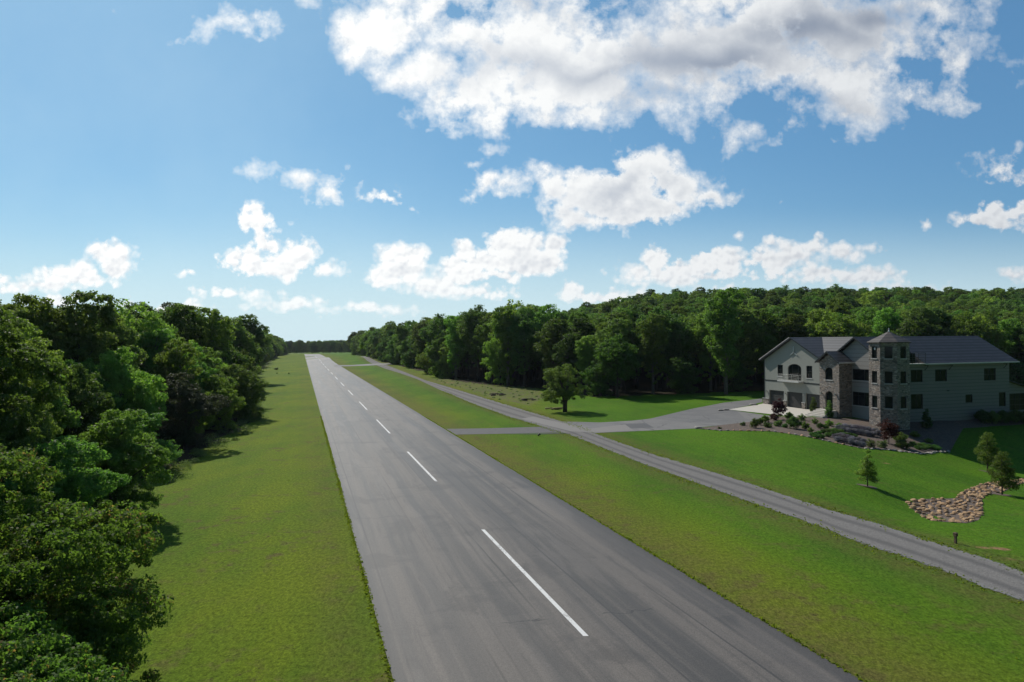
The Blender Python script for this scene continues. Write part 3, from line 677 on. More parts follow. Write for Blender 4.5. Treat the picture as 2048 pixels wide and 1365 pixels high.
def crown_pts(kind, h, r, nclump, nleaf, seed, cs=1.0):
    rg = np.random.default_rng(seed); C = []; Rr = []
    lobes = []
    if kind in ('round', 'wide'):
        z0 = h * (.28 if kind == 'round' else .2)
        nl = 9
        for i in range(nl):
            t = rg.uniform(0, 2 * np.pi); f = rg.uniform(.25, .62); zz = rg.uniform(z0 + .1 * h, h * .84)
            lobes.append((f * r * np.cos(t), f * r * np.sin(t), zz, r * rg.uniform(.38, .6), h * rg.uniform(.11, .19)))
        lobes.append((0, 0, h * .80, r * .5, h * .2)); lobes.append((0, 0, h * .55, r * .72, h * .27))
    elif kind == 'tall':
        for i in range(11):
            zz = h * (.22 + .72 * i / 10); w = r * (.45 + .65 * math.sin(math.pi * min(1, .15 + .85 * (1 - i / 10.5)) ** .9))
            t = rg.uniform(0, 2 * np.pi); lobes.append((.28 * w * np.cos(t), .28 * w * np.sin(t), zz, w * .78, h * .085))
    elif kind == 'skirt':
        for i in range(12):
            zz = h * (.06 + .84 * i / 11); w = r * (.72 + .42 * math.sin(math.pi * (.1 + .8 * i / 11))) * (1 if i < 9 else .7)
            t = rg.uniform(0, 2 * np.pi); lobes.append((.42 * w * np.cos(t), .42 * w * np.sin(t), zz, w * .68, h * .10))
    elif kind == 'cone':
        for i in range(12):
            zz = h * ((.2 if r > .5 else .08) + (.74 if r > .5 else .86) * i / 11); w = r * (1.0 - .8 * i / 11) * (.7 + .3 * min(1, i / 1.5))
            t = rg.uniform(0, 2 * np.pi); lobes.append((.15 * w * np.cos(t), .15 * w * np.sin(t), zz, w, h * .06))
    elif kind == 'bush':
        for i in range(6):
            t = rg.uniform(0, 2 * np.pi); f = rg.uniform(0, .5)
            lobes.append((f * r * np.cos(t), f * r * np.sin(t), h * rg.uniform(.35, .62), r * rg.uniform(.45, .65), h * rg.uniform(.3, .42)))
    L = np.array(lobes); wgt = L[:, 3] ** 2 * L[:, 4] ** .5; wgt /= wgt.sum()
    li = rg.choice(len(L), nclump, p=wgt)
    d = rg.normal(0, 1, (nclump, 3)); d[:, 2] += .25; d /= np.linalg.norm(d, axis=1)[:, None]
    rad = rg.uniform(.45, 1.08, nclump) ** .5
    cc = L[li, :3] + d * rad[:, None] * np.stack([L[li, 3], L[li, 3], L[li, 4]], 1)
    cr = rg.uniform(.5, 1.0, nclump) * cs
    k = max(2, nleaf // nclump)
    ld = rg.normal(0, 1, (nclump, k, 3)); ld /= np.linalg.norm(ld, axis=2)[..., None]
    rr = rg.uniform(.25, 1.1, (nclump, k, 1)) ** .6
    P = cc[:, None, :] + ld * rr * cr[:, None, None] * np.array([1, 1, .62])
    O = ld * .7 + d[:, None, :] * .6 + np.array([0, 0, .3])
    return P.reshape(-1, 3), O.reshape(-1, 3), cc
def tree_meshes(name, kind, h, r, nclump, nleaf, leaf, m, seed, bark='bark', cs=.74, trunk_r=None, lean=.0, forks=1):
    P, O, cc = crown_pts(kind, h, r, nclump, nleaf, seed, cs)
    crown = mesh_quads(name + '_crown', leaves(P, O, leaf), m, np.random.default_rng(seed).uniform(0, 1, len(P)))
    rg = random.Random(seed); mb = MB(); tr = trunk_r or h * .016 + .03
    tops = []
    for fk in range(forks):
        ang = 2 * math.pi * fk / max(1, forks); off = .0 if forks == 1 else tr * 1.5
        sx, sy = math.cos(ang), math.sin(ang); sp = 0 if forks == 1 else .09 * h
        pts = [(sx * off, sy * off, -.5), (sx * off, sy * off, .15 * h), (sx * (off + sp * .5) + rg.uniform(-.1, .1), sy * (off + sp * .5), .45 * h), (sx * (off + sp) + rg.uniform(-.2, .2), sy * (off + sp) + rg.uniform(-.2, .2), .86 * h)]
        mb.tube(pts, [tr * 1.25, tr, tr * .65, tr * .15], 8); tops.append(pts)
    sel = cc[np.random.default_rng(seed).permutation(len(cc))[:26]]
    for c in sel:
        z0 = max(.18 * h, c[2] - math.hypot(c[0], c[1]) * rg.uniform(.5, 1.0) - .05 * h); z0 = min(z0, .8 * h)
        st = (0, 0, z0); md = (c[0] * .5, c[1] * .5, z0 + (c[2] - z0) * .62)
        mb.tube([st, md, tuple(c)], [tr * .36, tr * .2, tr * .06], 5, False)
    me = bpy.data.meshes.new(name + '_trunk'); me.from_pydata(mb.v, [], mb.f); me.materials.append(M[bark])
    me.polygons.foreach_set('use_smooth', [True] * len(me.polygons)); me.update()
    return me, crown
def place_tree(meshes, x, y, sc=1.0, rz=0.0, sz=None, name='broadleaf_tree', label='', cat='tree', group=None, dz=0.0):
    e = empty(name, (x, y, gz1(x, y) + dz), rz, label, cat, group); e.scale = (sc, sc, sz or sc)
    link('trunk', meshes[0], e); link('crown', meshes[1], e); return e
QUICK = False
PR = {}
def protos():
    PR['round1'] = tree_meshes('oak', 'round', 15, 5.0, 560, 22000, .36, M['leaf'], 1)
    PR['round2'] = tree_meshes('oakb', 'round', 15, 4.6, 520, 21000, .34, M['leaf_dark'], 2)
    PR['round3'] = tree_meshes('maple', 'wide', 13, 5.0, 520, 21000, .34, M['leaf_bright'], 3)
    PR['tall1'] = tree_meshes('poplar', 'tall', 18, 3.6, 560, 22000, .34, M['leaf'], 4, 'bark_pale')
    PR['tall2'] = tree_meshes('poplarb', 'tall', 17, 3.2, 520, 21000, .32, M['leaf_bright'], 5, 'bark_pale')
    PR['tall3'] = tree_meshes('hickory', 'tall', 18, 3.9, 560, 22000, .36, M['leaf_dark'], 6)
protos()

# ------------------------------------------------------------------ forests
PR['edge1'] = tree_meshes('edge_tree', 'skirt', 9, 3.0, 620, 34000, .22, M['leaf'], 31, cs=.5)
PR['edge2'] = tree_meshes('edge_tree_b', 'skirt', 9, 2.8, 600, 34000, .21, M['leaf_bright'], 32, cs=.48)
PR['edge3'] = tree_meshes('edge_tree_c', 'skirt', 9, 3.2, 620, 34000, .22, M['leaf_dark'], 33, cs=.5)
HT = {'edge1': 9, 'edge2': 9, 'edge3': 9, 'round1': 15, 'round2': 15, 'round3': 13, 'tall1': 18, 'tall2': 17, 'tall3': 18, 'cedar': 12}
PR['cedar'] = tree_meshes('cedar', 'round', 12, 3.6, 260, 16000, .30, M['needle'], 8, cs=.7)
KINDS = ['round1', 'round2', 'round3', 'tall1', 'tall2', 'tall3', 'cedar', 'edge1', 'edge2', 'edge3']
def scatter(poly, n, dmin, seed, cond):
    rg = np.random.default_rng(seed); P = np.array(poly); lo, hi = P.min(0), P.max(0)
    lo = np.maximum(lo, (-700, 5)); hi = np.minimum(hi, (760, 1150))
    pts = rg.uniform(lo, hi, (n, 2)); k = inpoly(pts[:, 0], pts[:, 1], poly) & cond(pts[:, 0], pts[:, 1]); pts = pts[k]
    cell = {}; out = []
    for x, y in pts:
        dm = dmin(x, y); c = (int(x // 8), int(y // 8)); ok = True
        for i in (-1, 0, 1):
            for j in (-1, 0, 1):
                for (a, b) in cell.get((c[0] + i, c[1] + j), ()):
                    if (a - x) ** 2 + (b - y) ** 2 < dm * dm: ok = False; break
                if not ok: break
            if not ok: break
        if ok: cell.setdefault(c, []).append((x, y)); out.append((x, y))
    return np.array(out)
er = FOREST_R[:15]; el = FOREST_L[:11]
spec = []   # (x, y, kind, height, zone, depth)
rgk = random.Random(5)
ptsR = scatter(FOREST_R, 90000, lambda x, y: 4.9 if y < 260 else 6.6, 3,
    lambda x, y: (pdist(x, y, er) < 330) & (x / y < .95) & (x / y > -.42) & ~inpoly(x, y, [hw(-6, -6), hw(34, -6), hw(34, 30), hw(-6, 30)]) & (y < 1000))
ptsL = scatter(FOREST_L, 90000, lambda x, y: 4.6 if y < 150 else 5.6, 4,
    lambda x, y: (pdist(x, y, el) < 60) & (x / y > -1.15) & (y > 24) & (y < 700) & (pdist(x, y, el) > 1.2))
for (x, y) in ptsR:
    d = float(pdist(x, y, er)); f = math.hypot(x, y)
    k = rgk.choices(KINDS, [3, 3, 1.4, 3, 1.2, 3, 0, 0, 0, 0] if d > 5 else [2, 2, 1, 2, 1, 2, 0, 3, 2, 4])[0]
    h = rgk.uniform(14.5, 19.5) if d > 5 else rgk.uniform(11, 18)
    if k[:4] == 'edge': h = rgk.uniform(8, 13)
    if x < 10: h += 3.0
    if rgk.random() < .08: h += rgk.uniform(1.5, 3)
    spec.append((x, y, k, h, 'R', d))
for (x, y) in ptsL:
    d = float(pdist(x, y, el))
    k = rgk.choices(KINDS, [3, 2.4, 2, 2, 1.6, 1.6, .1, 0, 0, 0] if d > 7 else [0, 0, 0, 0, 0, 0, .4, 3, 3, 3])[0]
    h = rgk.uniform(4.5, 9) if d < 4.5 else (rgk.uniform(9.5, 13.5) if d < 10 else rgk.uniform(11.5, 16.5))
    if y > 90: h += 4.0 * min(1, (y - 90) / 60) * (1 if d > 4.5 else .6)
    if rgk.random() < .10 and d > 8: h += rgk.uniform(1, 2.5)
    spec.append((x, y, k, h, 'L', d))
# wood closing the far end of the airfield
rge = np.random.default_rng(9)
for (x, y) in rge.uniform((-520, 820), (-40, 1050), (1500, 2)):
    if x / y > -.62: spec.append((x, y, rgk.choice(['round2', 'tall3', 'tall1']), rgk.uniform(14, 17), 'E', 50.0))
spec.sort(key=lambda t: math.hypot(t[0], t[1]) + 2.2 * min(t[5], 80) + (0 if t[4] != 'E' else 1e4) + (60 if t[0] > 75 and t[1] < 300 else 0))
LBL = {('L', 0): 'low leafy tree at the grass edge of the forest left of the runway', ('L', 1): 'taller leafy tree behind the edge row of the forest left of the runway',
       ('R', 0): 'leafy tree in the front row of the forest wall beyond the driveway and gravel road', ('R', 1): 'leafy tree rising behind the front row of the forest beyond the driveway'}
GRP = {('L', 0): 'edge trees left of the runway', ('L', 1): 'forest trees left of the runway', ('R', 0): 'front row trees of the right forest', ('R', 1): 'second row trees of the right forest'}
KW = {'round1': 'broad mid green', 'round2': 'broad dark green', 'round3': 'broad bright green', 'tall1': 'tall narrow mid green', 'tall2': 'tall narrow bright green', 'tall3': 'tall dark green', 'cedar': 'grey green needled', 'edge1': 'dense mid green', 'edge2': 'dense bright green', 'edge3': 'dense dark green'}
NIND = 250
ORD = ['first', 'second', 'third', 'fourth', 'fifth', 'sixth', 'seventh', 'eighth', 'ninth', 'tenth', 'eleventh', 'twelfth'] + ['%dth' % n for n in range(13, 60)]
LAND = [(-.21, 'the orange brick stacks'), (.078, 'the lone tree'), (.37, 'the house corner'), (.56, 'the octagonal tower')]
sel = spec[:NIND]; uniq = {}
fr = sorted([t for t in sel if t[4] == 'R' and t[5] < 5.5], key=lambda t: t[0] / t[1]); cnt = {}
for t in fr:
    a_ = t[0] / t[1]; lm = max([L_ for L_ in LAND if L_[0] <= a_], default=(-9, 'the far end of the runway')); cnt[lm[1]] = cnt.get(lm[1], 0) + 1
    uniq[t] = '%s tree, %s in front row right of %s' % (KW[t[2]], ORD[cnt[lm[1]] - 1], lm[1])
fl = sorted([t for t in sel if t[4] == 'L' and t[5] < 5.5], key=lambda t: t[1])
for n_, t in enumerate(fl): uniq[t] = '%s tree, %s from the camera along the left grass edge' % (KW[t[2]], ORD[n_])
for t in sel:
    (x, y, k, h, zn, d) = t
    s_ = h / HT[k]; nm = 'cedar_tree' if k == 'cedar' else 'broadleaf_tree'; sx_ = s_ * rgk.uniform(.92, 1.12) * (1.0 if k[:4] != 'edge' else max(.85, min(1.6, 9.0 / h)))
    if t in uniq: lb, gp = uniq[t], 'edge trees left of the runway' if zn == 'L' else 'front row trees of the right forest'
    else:
        z_ = 'behind the edge row left of the runway' if zn == 'L' else 'behind the front row of the right forest'
        a_ = x / y
        if zn == 'L': w_ = 'nearest the camera' if y < 60 else ('in its middle stretch' if y < 105 else 'toward its far end')
        else: w_ = 'near the far road bend' if a_ < -.05 else ('left of the lone tree' if a_ < .07 else ('behind the lone tree' if a_ < .2 else ('beyond the driveway' if a_ < .36 else 'behind the house')))
        z2 = 'in the left forest ' + w_ if zn == 'L' else 'in the right forest ' + w_
        lb = KW[k] + ' inner tree ' + z2; gp = KW[k] + ' trees ' + z2
    place_tree(PR[k], x, y, sx_, rgk.uniform(0, 6.28), s_, name=nm, label=lb, cat='tree', group=gp)
def canopy(name, items, label):
    me = bpy.data.meshes.new(name); n = len(items)
    me.vertices.add(n); X = np.array([(t[0], t[1]) for t in items]); Z = gz(X[:, 0], X[:, 1])
    me.vertices.foreach_set('co', np.column_stack([X, Z]).astype(np.float32).ravel())
    def at(nm, ty, v):
        a = me.attributes.new(nm, ty, 'POINT'); a.data.foreach_set('value', v)
    at('kid', 'INT', np.array([KINDS.index(t[2]) for t in items], np.int32))
    at('sc', 'FLOAT', np.array([t[3] / HT[t[2]] for t in items], np.float32))
    at('rz', 'FLOAT', np.random.default_rng(2).uniform(0, 6.28, n).astype(np.float32))
    o = link(name, me)
    ng = bpy.data.node_groups.new(name, 'GeometryNodeTree')
    ng.interface.new_socket('Geometry', in_out='INPUT', socket_type='NodeSocketGeometry'); ng.interface.new_socket('Geometry', in_out='OUTPUT', socket_type='NodeSocketGeometry')
    N = ng.nodes; Lk = ng.links
    gi = N.new('NodeGroupInput'); go = N.new('NodeGroupOutput'); iop = N.new('GeometryNodeInstanceOnPoints')
    jn = N.new('GeometryNodeJoinGeometry')
    for kd in reversed(KINDS):
        ob = next(q for q in bpy.data.objects if q.data == PR[kd][1]) if any(q.data == PR[kd][1] for q in bpy.data.objects) else None
        oi = N.new('GeometryNodeObjectInfo'); oi.transform_space = 'ORIGINAL'; oi.inputs['Object'].default_value = ob
        oi.inputs['As Instance'].default_value = True
        Lk.new(oi.outputs['Geometry'], jn.inputs[0])
    def na(nm, ty):
        a = N.new('GeometryNodeInputNamedAttribute'); a.data_type = ty; a.inputs[0].default_value = nm; return a.outputs[0]
    cx_ = N.new('ShaderNodeCombineXYZ'); Lk.new(na('rz', 'FLOAT'), cx_.inputs[2])
    Lk.new(gi.outputs[0], iop.inputs['Points']); Lk.new(jn.outputs[0], iop.inputs['Instance']); iop.inputs['Pick Instance'].default_value = True
    Lk.new(na('kid', 'INT'), iop.inputs['Instance Index']); Lk.new(cx_.outputs[0], iop.inputs['Rotation']); Lk.new(na('sc', 'FLOAT'), iop.inputs['Scale'])
    Lk.new(iop.outputs[0], go.inputs[0])
    md = o.modifiers.new('scatter', 'NODES'); md.node_group = ng
    tag(o, label, 'forest', None, 'stuff')
rest = spec[NIND:]
canopy('forest_canopy', [t for t in rest if t[4] == 'R'], 'dense green forest canopy rising over the hill behind the house and driveway')
canopy('forest_canopy', [t for t in rest if t[4] == 'L'], 'dense green forest canopy behind the edge trees left of the runway')
canopy('forest_canopy', [t for t in rest if t[4] == 'E'], 'dark far wood closing the view beyond the end of the runway')
# forest-edge undergrowth, left
und = [t for t in scatter([(-22.5, 36), (-28, 54), (-31, 68), (-37, 101), (-51, 138), (-72, 200), (-88, 235), (-57, 140), (-41, 100), (-34, 68), (-30, 54), (-25, 36)], 6000, lambda x, y: 1.3, 8, lambda x, y: y > 18)]
P_ = []; O_ = []
rgu = np.random.default_rng(4)
for (x, y) in und:
    r = rgu.uniform(.4, 1.0); n = 260; d = rgu.normal(0, 1, (n, 3)); d /= np.linalg.norm(d, axis=1)[:, None]; d[:, 2] = np.abs(d[:, 2])
    P_.append(d * r * rgu.uniform(.5, 1.1, (n, 1)) * [1.2, 1.2, .9] + [x, y, 0]); O_.append(d)
P_ = np.concatenate(P_); O_ = np.concatenate(O_)
tag(link('undergrowth', mesh_quads('undergrowth', leaves(P_, O_, .12), M['weed'], rgu.uniform(0, 1, len(P_)))), 'grey green weeds and brush along the foot of the left forest', 'undergrowth', None, 'stuff')
# rough clearing weeds
wp = scatter(ROUGH, 9000, lambda x, y: 3.6, 12, lambda x, y: y > 20); P_ = []; O_ = []
for (x, y) in wp:
    r = rgu.uniform(.12, .34); n = 60; d = rgu.normal(0, 1, (n, 3)); d /= np.linalg.norm(d, axis=1)[:, None]; d[:, 2] = np.abs(d[:, 2])
    P_.append(d * r * rgu.uniform(.4, 1.1, (n, 1)) * [1.2, 1.2, .8] + [x, y, 0]); O_.append(d)
P_ = np.concatenate(P_); O_ = np.concatenate(O_)
tag(link('rough_weeds', mesh_quads('rough_weeds', leaves(P_, O_, .17), M['weed'], rgu.uniform(0, 1, len(P_)))), 'pale rough weeds in the clearing between gravel road and forest', 'weeds', None, 'stuff')

# grass blades: real tufts where the camera is near, creeping over the asphalt and gravel edges
def tufts():
    rg = np.random.default_rng(77)
    y = 20 + 62 * rg.random(40) ** 1.35; x = rg.uniform(-30, 45, len(y))
    side = x + .3092 * y
    rm = np.array(road_mid); o = np.argsort(rm[:, 1]); rx = np.interp(y, rm[o, 1], rm[o, 0])
    ok = ((side < 3.1) | (side > 19.55)) & (np.abs(x - rx) > 3.0) & (np.abs(x / y) < .85) & (x > -.72 * y + 2) & ~inpoly(x, y, RIP_)
    x, y = x[ok], y[ok]
    # edges
    ye = rg.uniform(20, 110, 2600); s1 = RWL(ye)[0] - np.abs(rg.normal(0, .12, len(ye))) + .06
    ye2 = rg.uniform(20, 110, 2600); s2 = RWR(ye2)[0] + np.abs(rg.normal(0, .12, len(ye2))) - .06
    L_ = np.array(road_l + road_r); 
    ex = []; 
    for ln in (road_l, road_r):
        for (x0, y0), (x1, y1) in zip(ln[:-1], ln[1:]):
            if min(y0, y1) > 130: continue
            n = int(math.hypot(x1 - x0, y1 - y0) * 16); t = rg.random(n); ex.append(np.stack([x0 + (x1 - x0) * t + rg.normal(0, .35, n), y0 + (y1 - y0) * t + rg.normal(0, .35, n)], 1))
    ex = np.concatenate(ex)
    x = np.concatenate([x, s1, s2, ex[:, 0]]); y = np.concatenate([y, ye, ye2, ex[:, 1]]); z = gz(x, y)
    nb = vnoise(x * .35, y * .35, 4)[..., 0] + .5
    h = rg.uniform(.03, .075, len(x)) * (.6 + .9 * nb) * (1 + 1.2 * (rg.random(len(x)) > .97)); V = []
    for k in range(2):
        a = rg.uniform(0, 2 * np.pi, len(x)); w = rg.uniform(.03, .07, len(x)); lx, ly = rg.normal(0, .03, (2, len(x)))
        dx, dy = np.cos(a) * w, np.sin(a) * w
        V.append(np.stack([np.stack([x - dx, y - dy, z], 1), np.stack([x + dx, y + dy, z], 1), np.stack([x + dx * .5 + lx, y + dy * .5 + ly, z + h], 1), np.stack([x - dx * .6 + lx, y - dy * .6 + ly, z + h * .9], 1)], 1).reshape(-1, 3))
    V = np.concatenate(V)
    tag(link('grass_tufts', mesh_quads('grass_tufts', V, M['blade'], rg.random(len(V) // 4))), 'ragged grass blades creeping over the runway and gravel road edges', 'grass', None, 'stuff')
RIP_ = poly_hit([(1650+a/3.9, 850+b/3.9) for a, b in [(640,600),(1030,572),(1250,452),(1640,405),(1700,430),(1380,530),(1218,590),(1200,742),(930,758),(720,690)]])
tufts()
# --- single trees ------------------------------------------------------
nearm = tree_meshes('maple_near', 'skirt', 9.8, 4.3, 2600, 260000, .105, M['leaf_young'], 21, cs=.36, trunk_r=.14)
place_tree(nearm, -15.0, 18.0, 1.0, .4, name='maple_tree', label='large young maple with reddish shoot tips filling the lower left corner', cat='tree')
nearn = tree_meshes('maple_near_b', 'skirt', 8.2, 3.6, 2200, 220000, .095, M['leaf_young'], 22, cs=.33, trunk_r=.13)
place_tree(nearn, -12.2, 12.4, 1.0, 1.4, name='maple_tree', label='shaded young maple at the very bottom of the left edge, nearest the camera', cat='tree')
place_tree(nearn, -13.0, 16.0, .92, 4.2, name='maple_tree', label='bushy young maple reaching over the grass between the two biggest lower left maples', cat='tree')
midm = tree_meshes('hickory_mid', 'round', 14.5, 5.4, 1300, 120000, .20, M['leaf'], 23, cs=.55)
place_tree(midm, -30.5, 36, 1.0, 2.0, name='broadleaf_tree', label='tall bright leafy tree at the left edge of the photo, above the young maple', cat='tree')
place_tree(midm, -36, 46, 1.0, 4.0, name='broadleaf_tree', label='tall leafy tree standing just right of the tallest tree at the left edge', cat='tree')
midd = tree_meshes('cedar_mid', 'skirt', 8.6, 3.9, 1000, 100000, .14, M['needle'], 24, cs=.42)
x, y, _ = hit(415, 905); place_tree(midd, x - 3.6, y + 2.5, 1.0, 0, name='cedar_tree', label='grey green feathery tree leaning over the grass, middle of the left forest edge', cat='tree')
midl = tree_meshes('dogwood_mid', 'skirt', 7.8, 3.0, 900, 80000, .15, M['leaf'], 25, cs=.4)
place_tree(midl, -26.5, 45, 1.0, 1.0, name='broadleaf_tree', label='rounded low tree between the young maple and the grey feathery tree', cat='tree')
place_tree(midl, -23.5, 36, .92, 3.0, name='broadleaf_tree', label='small dark leafy tree right behind the young maple in the lower left', cat='tree')
_c = hit(1452, 789); _d = hit(1235, 795)
for (k_, x, y, h_, lb) in [('tall2', _c[0], _c[1], 22.0, 'tall pale cottonwood-like tree left of the house, palest and tallest of the right forest edge'), ('round3', _d[0], _d[1], 13.0, 'small pale leafy tree at the forest edge right of the lone tree'),
 ('tall3', -76, 200, 19.5, 'tall dark tree sticking up at the far right end of the left forest skyline'), ('round1', -69, 168, 18.5, 'rounded tall tree crown left of the last skyline tree of the left forest'),
                          ('round3', -49.5, 90, 17.6, 'light feathery crown standing above the left forest skyline, second peak from the left'), ('tall3', -44.5, 70, 16.8, 'dark pointed crown sticking above the left forest skyline, first peak from the left'), ('tall2', -52, 118, 17.5, 'spiky narrow crown in the middle of the left forest skyline')]:
    place_tree(PR[k_], x, y, h_ / HT[k_], 1.7 * x, h_ / HT[k_], name='broadleaf_tree', label=lb, cat='tree')
x, y, _ = hit(1130, 824)
lone = tree_meshes('lone', 'wide', 7.9, 4.4, 280, 24000, .20, M['leaf_dark'], 26, cs=.6, trunk_r=.16, forks=4)
place_tree(lone, x, y, 1.0, .5, name='lone_tree', label='single multi-stemmed tree standing in the grass above the road crossing', cat='tree')
smallt = tree_meshes('sapling', 'cone', 3.1, .95, 62, 3600, .12, M['leaf'], 27, cs=.36, trunk_r=.05)
smallb = tree_meshes('bald_cypress', 'cone', 4.3, 1.55, 105, 7600, .12, M['leaf'], 28, cs=.42, trunk_r=.07)
for (px, py, ms, sc, lb) in [(1735, 973, smallt, .98, 'small dark sapling in a mulch ring on the lawn below the flower bed'),
                             (1975, 944, smallb, 1.08, 'feathery young tree behind the stone channel at the right edge'),
                             (2004, 990, smallb, .95, 'feathery young tree in front of the stone channel at the right edge')]:
    x, y, z = hit(px, py)
    drape('mulch_ring', [(x + .85 * math.cos(t) * (1 + .15 * math.sin(3 * t)), y + .7 * math.sin(t)) for t in np.linspace(0, 6.0, 14)], M['mulch'], .02, .4)
    place_tree(ms, x, y, sc, 1.0, name='young_tree', label=lb, cat='tree')

# ------------------------------------------------------------------ house
ang = math.atan2(US[1], US[0])
H = empty('house', (ORG[0], ORG[1], 0), ang, 'large grey house with stone tower, stone entry and three garage doors', 'house')
def arch(u0, u1, z0, z1, rise, n=8):
    """rectangle with an arched top; z1 = crown height"""
    w = (u1 - u0) / 2; c = (u0 + u1) / 2; pts = [(u0, z0), (u1, z0)]
    for k in range(n + 1):
        t = math.pi * k / n; pts.append((c + w * math.cos(t), z1 - rise + rise * math.sin(t)))
    return pts
def rect(u0, u1, z0, z1): return [(u0, z0), (u1, z0), (u1, z1), (u0, z1)]
class Face:
    """a wall plane: maps 2-D (a, z) to house-local 3-D; inward = unit vector into the wall"""
    def __init__(s, org, adir, inward): s.o = Vector(org); s.a = Vector(adir).normalized(); s.i = Vector(inward).normalized()
    def __call__(s, a, z, d=0.0):
        p = s.o + s.a * a + s.i * d; return (p.x, p.y, z)
def wall(name, face, outline, holes, m, depth=.16, parent=None):
    verts = []; edges = []
    for loop in [outline] + holes:
        b = len(verts); n = len(loop)
        verts += [Vector(p) for p in loop]; edges += [(b + i, b + (i + 1) % n) for i in range(n)]
    vs, es, fs, *_ = delaunay_2d_cdt(verts, edges, [], 0, 1e-5)
    mb = MB(); V = [face(v.x, v.y) for v in vs]; F_ = []
    for f in fs:
        c = sum((vs[i] for i in f), Vector((0, 0))) / len(f)
        if inpoly(np.array([c.x]), np.array([c.y]), outline)[0] and not any(inpoly(np.array([c.x]), np.array([c.y]), h)[0] for h in holes): F_.append(tuple(f))
    mb.add(V, F_)
    for h in holes:
        n = len(h)
        for i in range(n):
            p, q = h[i], h[(i + 1) % n]
            mb.add([face(*p), face(*q), face(*q, depth), face(*p, depth)], [(0, 1, 2, 3)])
    return mb.build(name, m, parent or H)
def barlist(mb, face, segs, w, d0, d1):
    """rectangular bars (a0,z0,a1,z1) on a face between depths d0,d1"""
    for (a0, z0, a1, z1) in segs:
        vs = [face(a0, z0, d0), face(a1, z0, d0), face(a1, z1, d0), face(a0, z1, d0), face(a0, z0, d1), face(a1, z0, d1), face(a1, z1, d1), face(a0, z1, d1)]
        mb.add(vs, [(0,3,2,1),(4,5,6,7),(0,1,5,4),(1,2,6,5),(2,3,7,6),(3,0,4,7)])
def window(face, shape, mull=(), rails=(), sill=True, name='window', fw=.07, depth=.12, sillmat='gutter', label=None):
    us = [p[0] for p in shape]; zs = [p[1] for p in shape]; u0, u1, z0, z1 = min(us), max(us), min(zs), max(zs)
    c = ((u0 + u1) / 2, (z0 + z1) / 2); inner = [(c[0] + (p[0] - c[0]) * (1 - 2 * fw / (u1 - u0)), c[1] + (p[1] - c[1]) * (1 - 2 * fw / (z1 - z0))) for p in shape]
    fr = MB(); n = len(shape)
    for i in range(n):
        j = (i + 1) % n
        fr.add([face(*shape[i], depth - .06), face(*shape[j], depth - .06), face(*inner[j], depth - .06), face(*inner[i], depth - .06)], [(0, 1, 2, 3)])
        fr.add([face(*inner[i], depth - .06), face(*inner[j], depth - .06), face(*inner[j], depth), face(*inner[i], depth)], [(0, 1, 2, 3)])
    barlist(fr, face, [(m_ - .03, z0 + fw, m_ + .03, z1 - fw) for m_ in mull], 0, depth - .05, depth - .005)
    barlist(fr, face, [(u0 + fw, r_ - .025, u1 - fw, r_ + .025) for r_ in rails], 0, depth - .045, depth - .008)
    w = fr.build(name, M['dark'], H)
    if label: w['label'] = label
    gl = MB(); gl.add([face(*p, depth) for p in shape], [tuple(range(n))]); gl.build('glass_pane', M['glass'], w)
    if sill:
        sb = MB(); barlist(sb, face, [(u0 - .08, z0 - .10, u1 + .08, z0 - .002)], 0, -.08, .05); sb.build('sill', M[sillmat], w)
    return w
FG = Face((0, 0, 0), (1, 0, 0), (0, 1, 0))                 # garage gable front, v = 0
FS = Face((0, -1.65, 0), (1, 0, 0), (0, 1, 0))             # second gable front
FE = Face((0, -4.0, 0), (1, 0, 0), (0, 1, 0))              # entry tower front
FX = Face((22.2, 0, 0), (0, 1, 0), (-1, 0, 0))             # entry tower right side
FW_ = Face((28.5, 0, 0), (0, 1, 0), (-1, 0, 0))            # long wing front
# garage gable
gdoors = [(1.26, 5.14), (5.95, 9.73), (10.5, 14.4)]
holesG = [rect(a, b, -.12, 2.62) for a, b in gdoors] + [rect(3.55, 4.92, 5.2, 7.2), rect(10.72, 12.06, 5.2, 7.25), arch(6.2, 9.5, 4.62, 7.45, .75)]
wall('garage_wall', FG, [(0, -.6), (17.9, -.6), (17.9, 8.0), (15.1, 8.05), (7.5, 11.78), (0, 8.0)], holesG, M['stucco'], .3)
for a, b in gdoors:
    d = MB(); n = 5; hh = 2.74 / n
    for k in range(n): d.box((a, .24, -.12 + k * hh), (b, .30, -.12 + (k + 1) * hh - .025))
    d.box((a, .27, -.12), (b, .31, 2.62)); d.build('garage_door', M['door_grey'], H)
for a, b in [(-.35, 1.26), (5.14, 5.95), (9.73, 10.5), (14.4, 17.9)]:
    pr_ = MB().box((a, -.16, -.5), (b, -.003, 1.0)).build('stone_pier', M['stone'], H)
    MB().box((a - .04, -.21, 1.0), (b + .04, -.003, 1.08)).build('pier_cap', M['gutter'], pr_)
MB().box((-.02, -.05, 4.22), (4.7, -.003, 4.42)).build('belt_trim', M['dark'], H); MB().box((10.1, -.05, 4.22), (17.9, -.003, 4.42)).build('belt_trim', M['dark'], H)
MB().box((-.09, -.06, 1.0), (.03, .02, 8.0)).build('downpipe', M['dark'], H)
window(FG, rect(3.55, 4.92, 5.2, 7.2), rails=(6.3,)); window(FG, rect(10.72, 12.06, 5.2, 7.25), rails=(6.3,))
window(FG, arch(6.2, 9.5, 4.62, 7.45, .75), mull=(7.15, 8.55), sill=False, name='balcony_door', depth=.25)
bal = MB(); bal.box((4.72, -1.05, 4.36), (10.05, -.004, 4.62)); balo = bal.build('balcony', M['gutter'], H)
rl = MB()
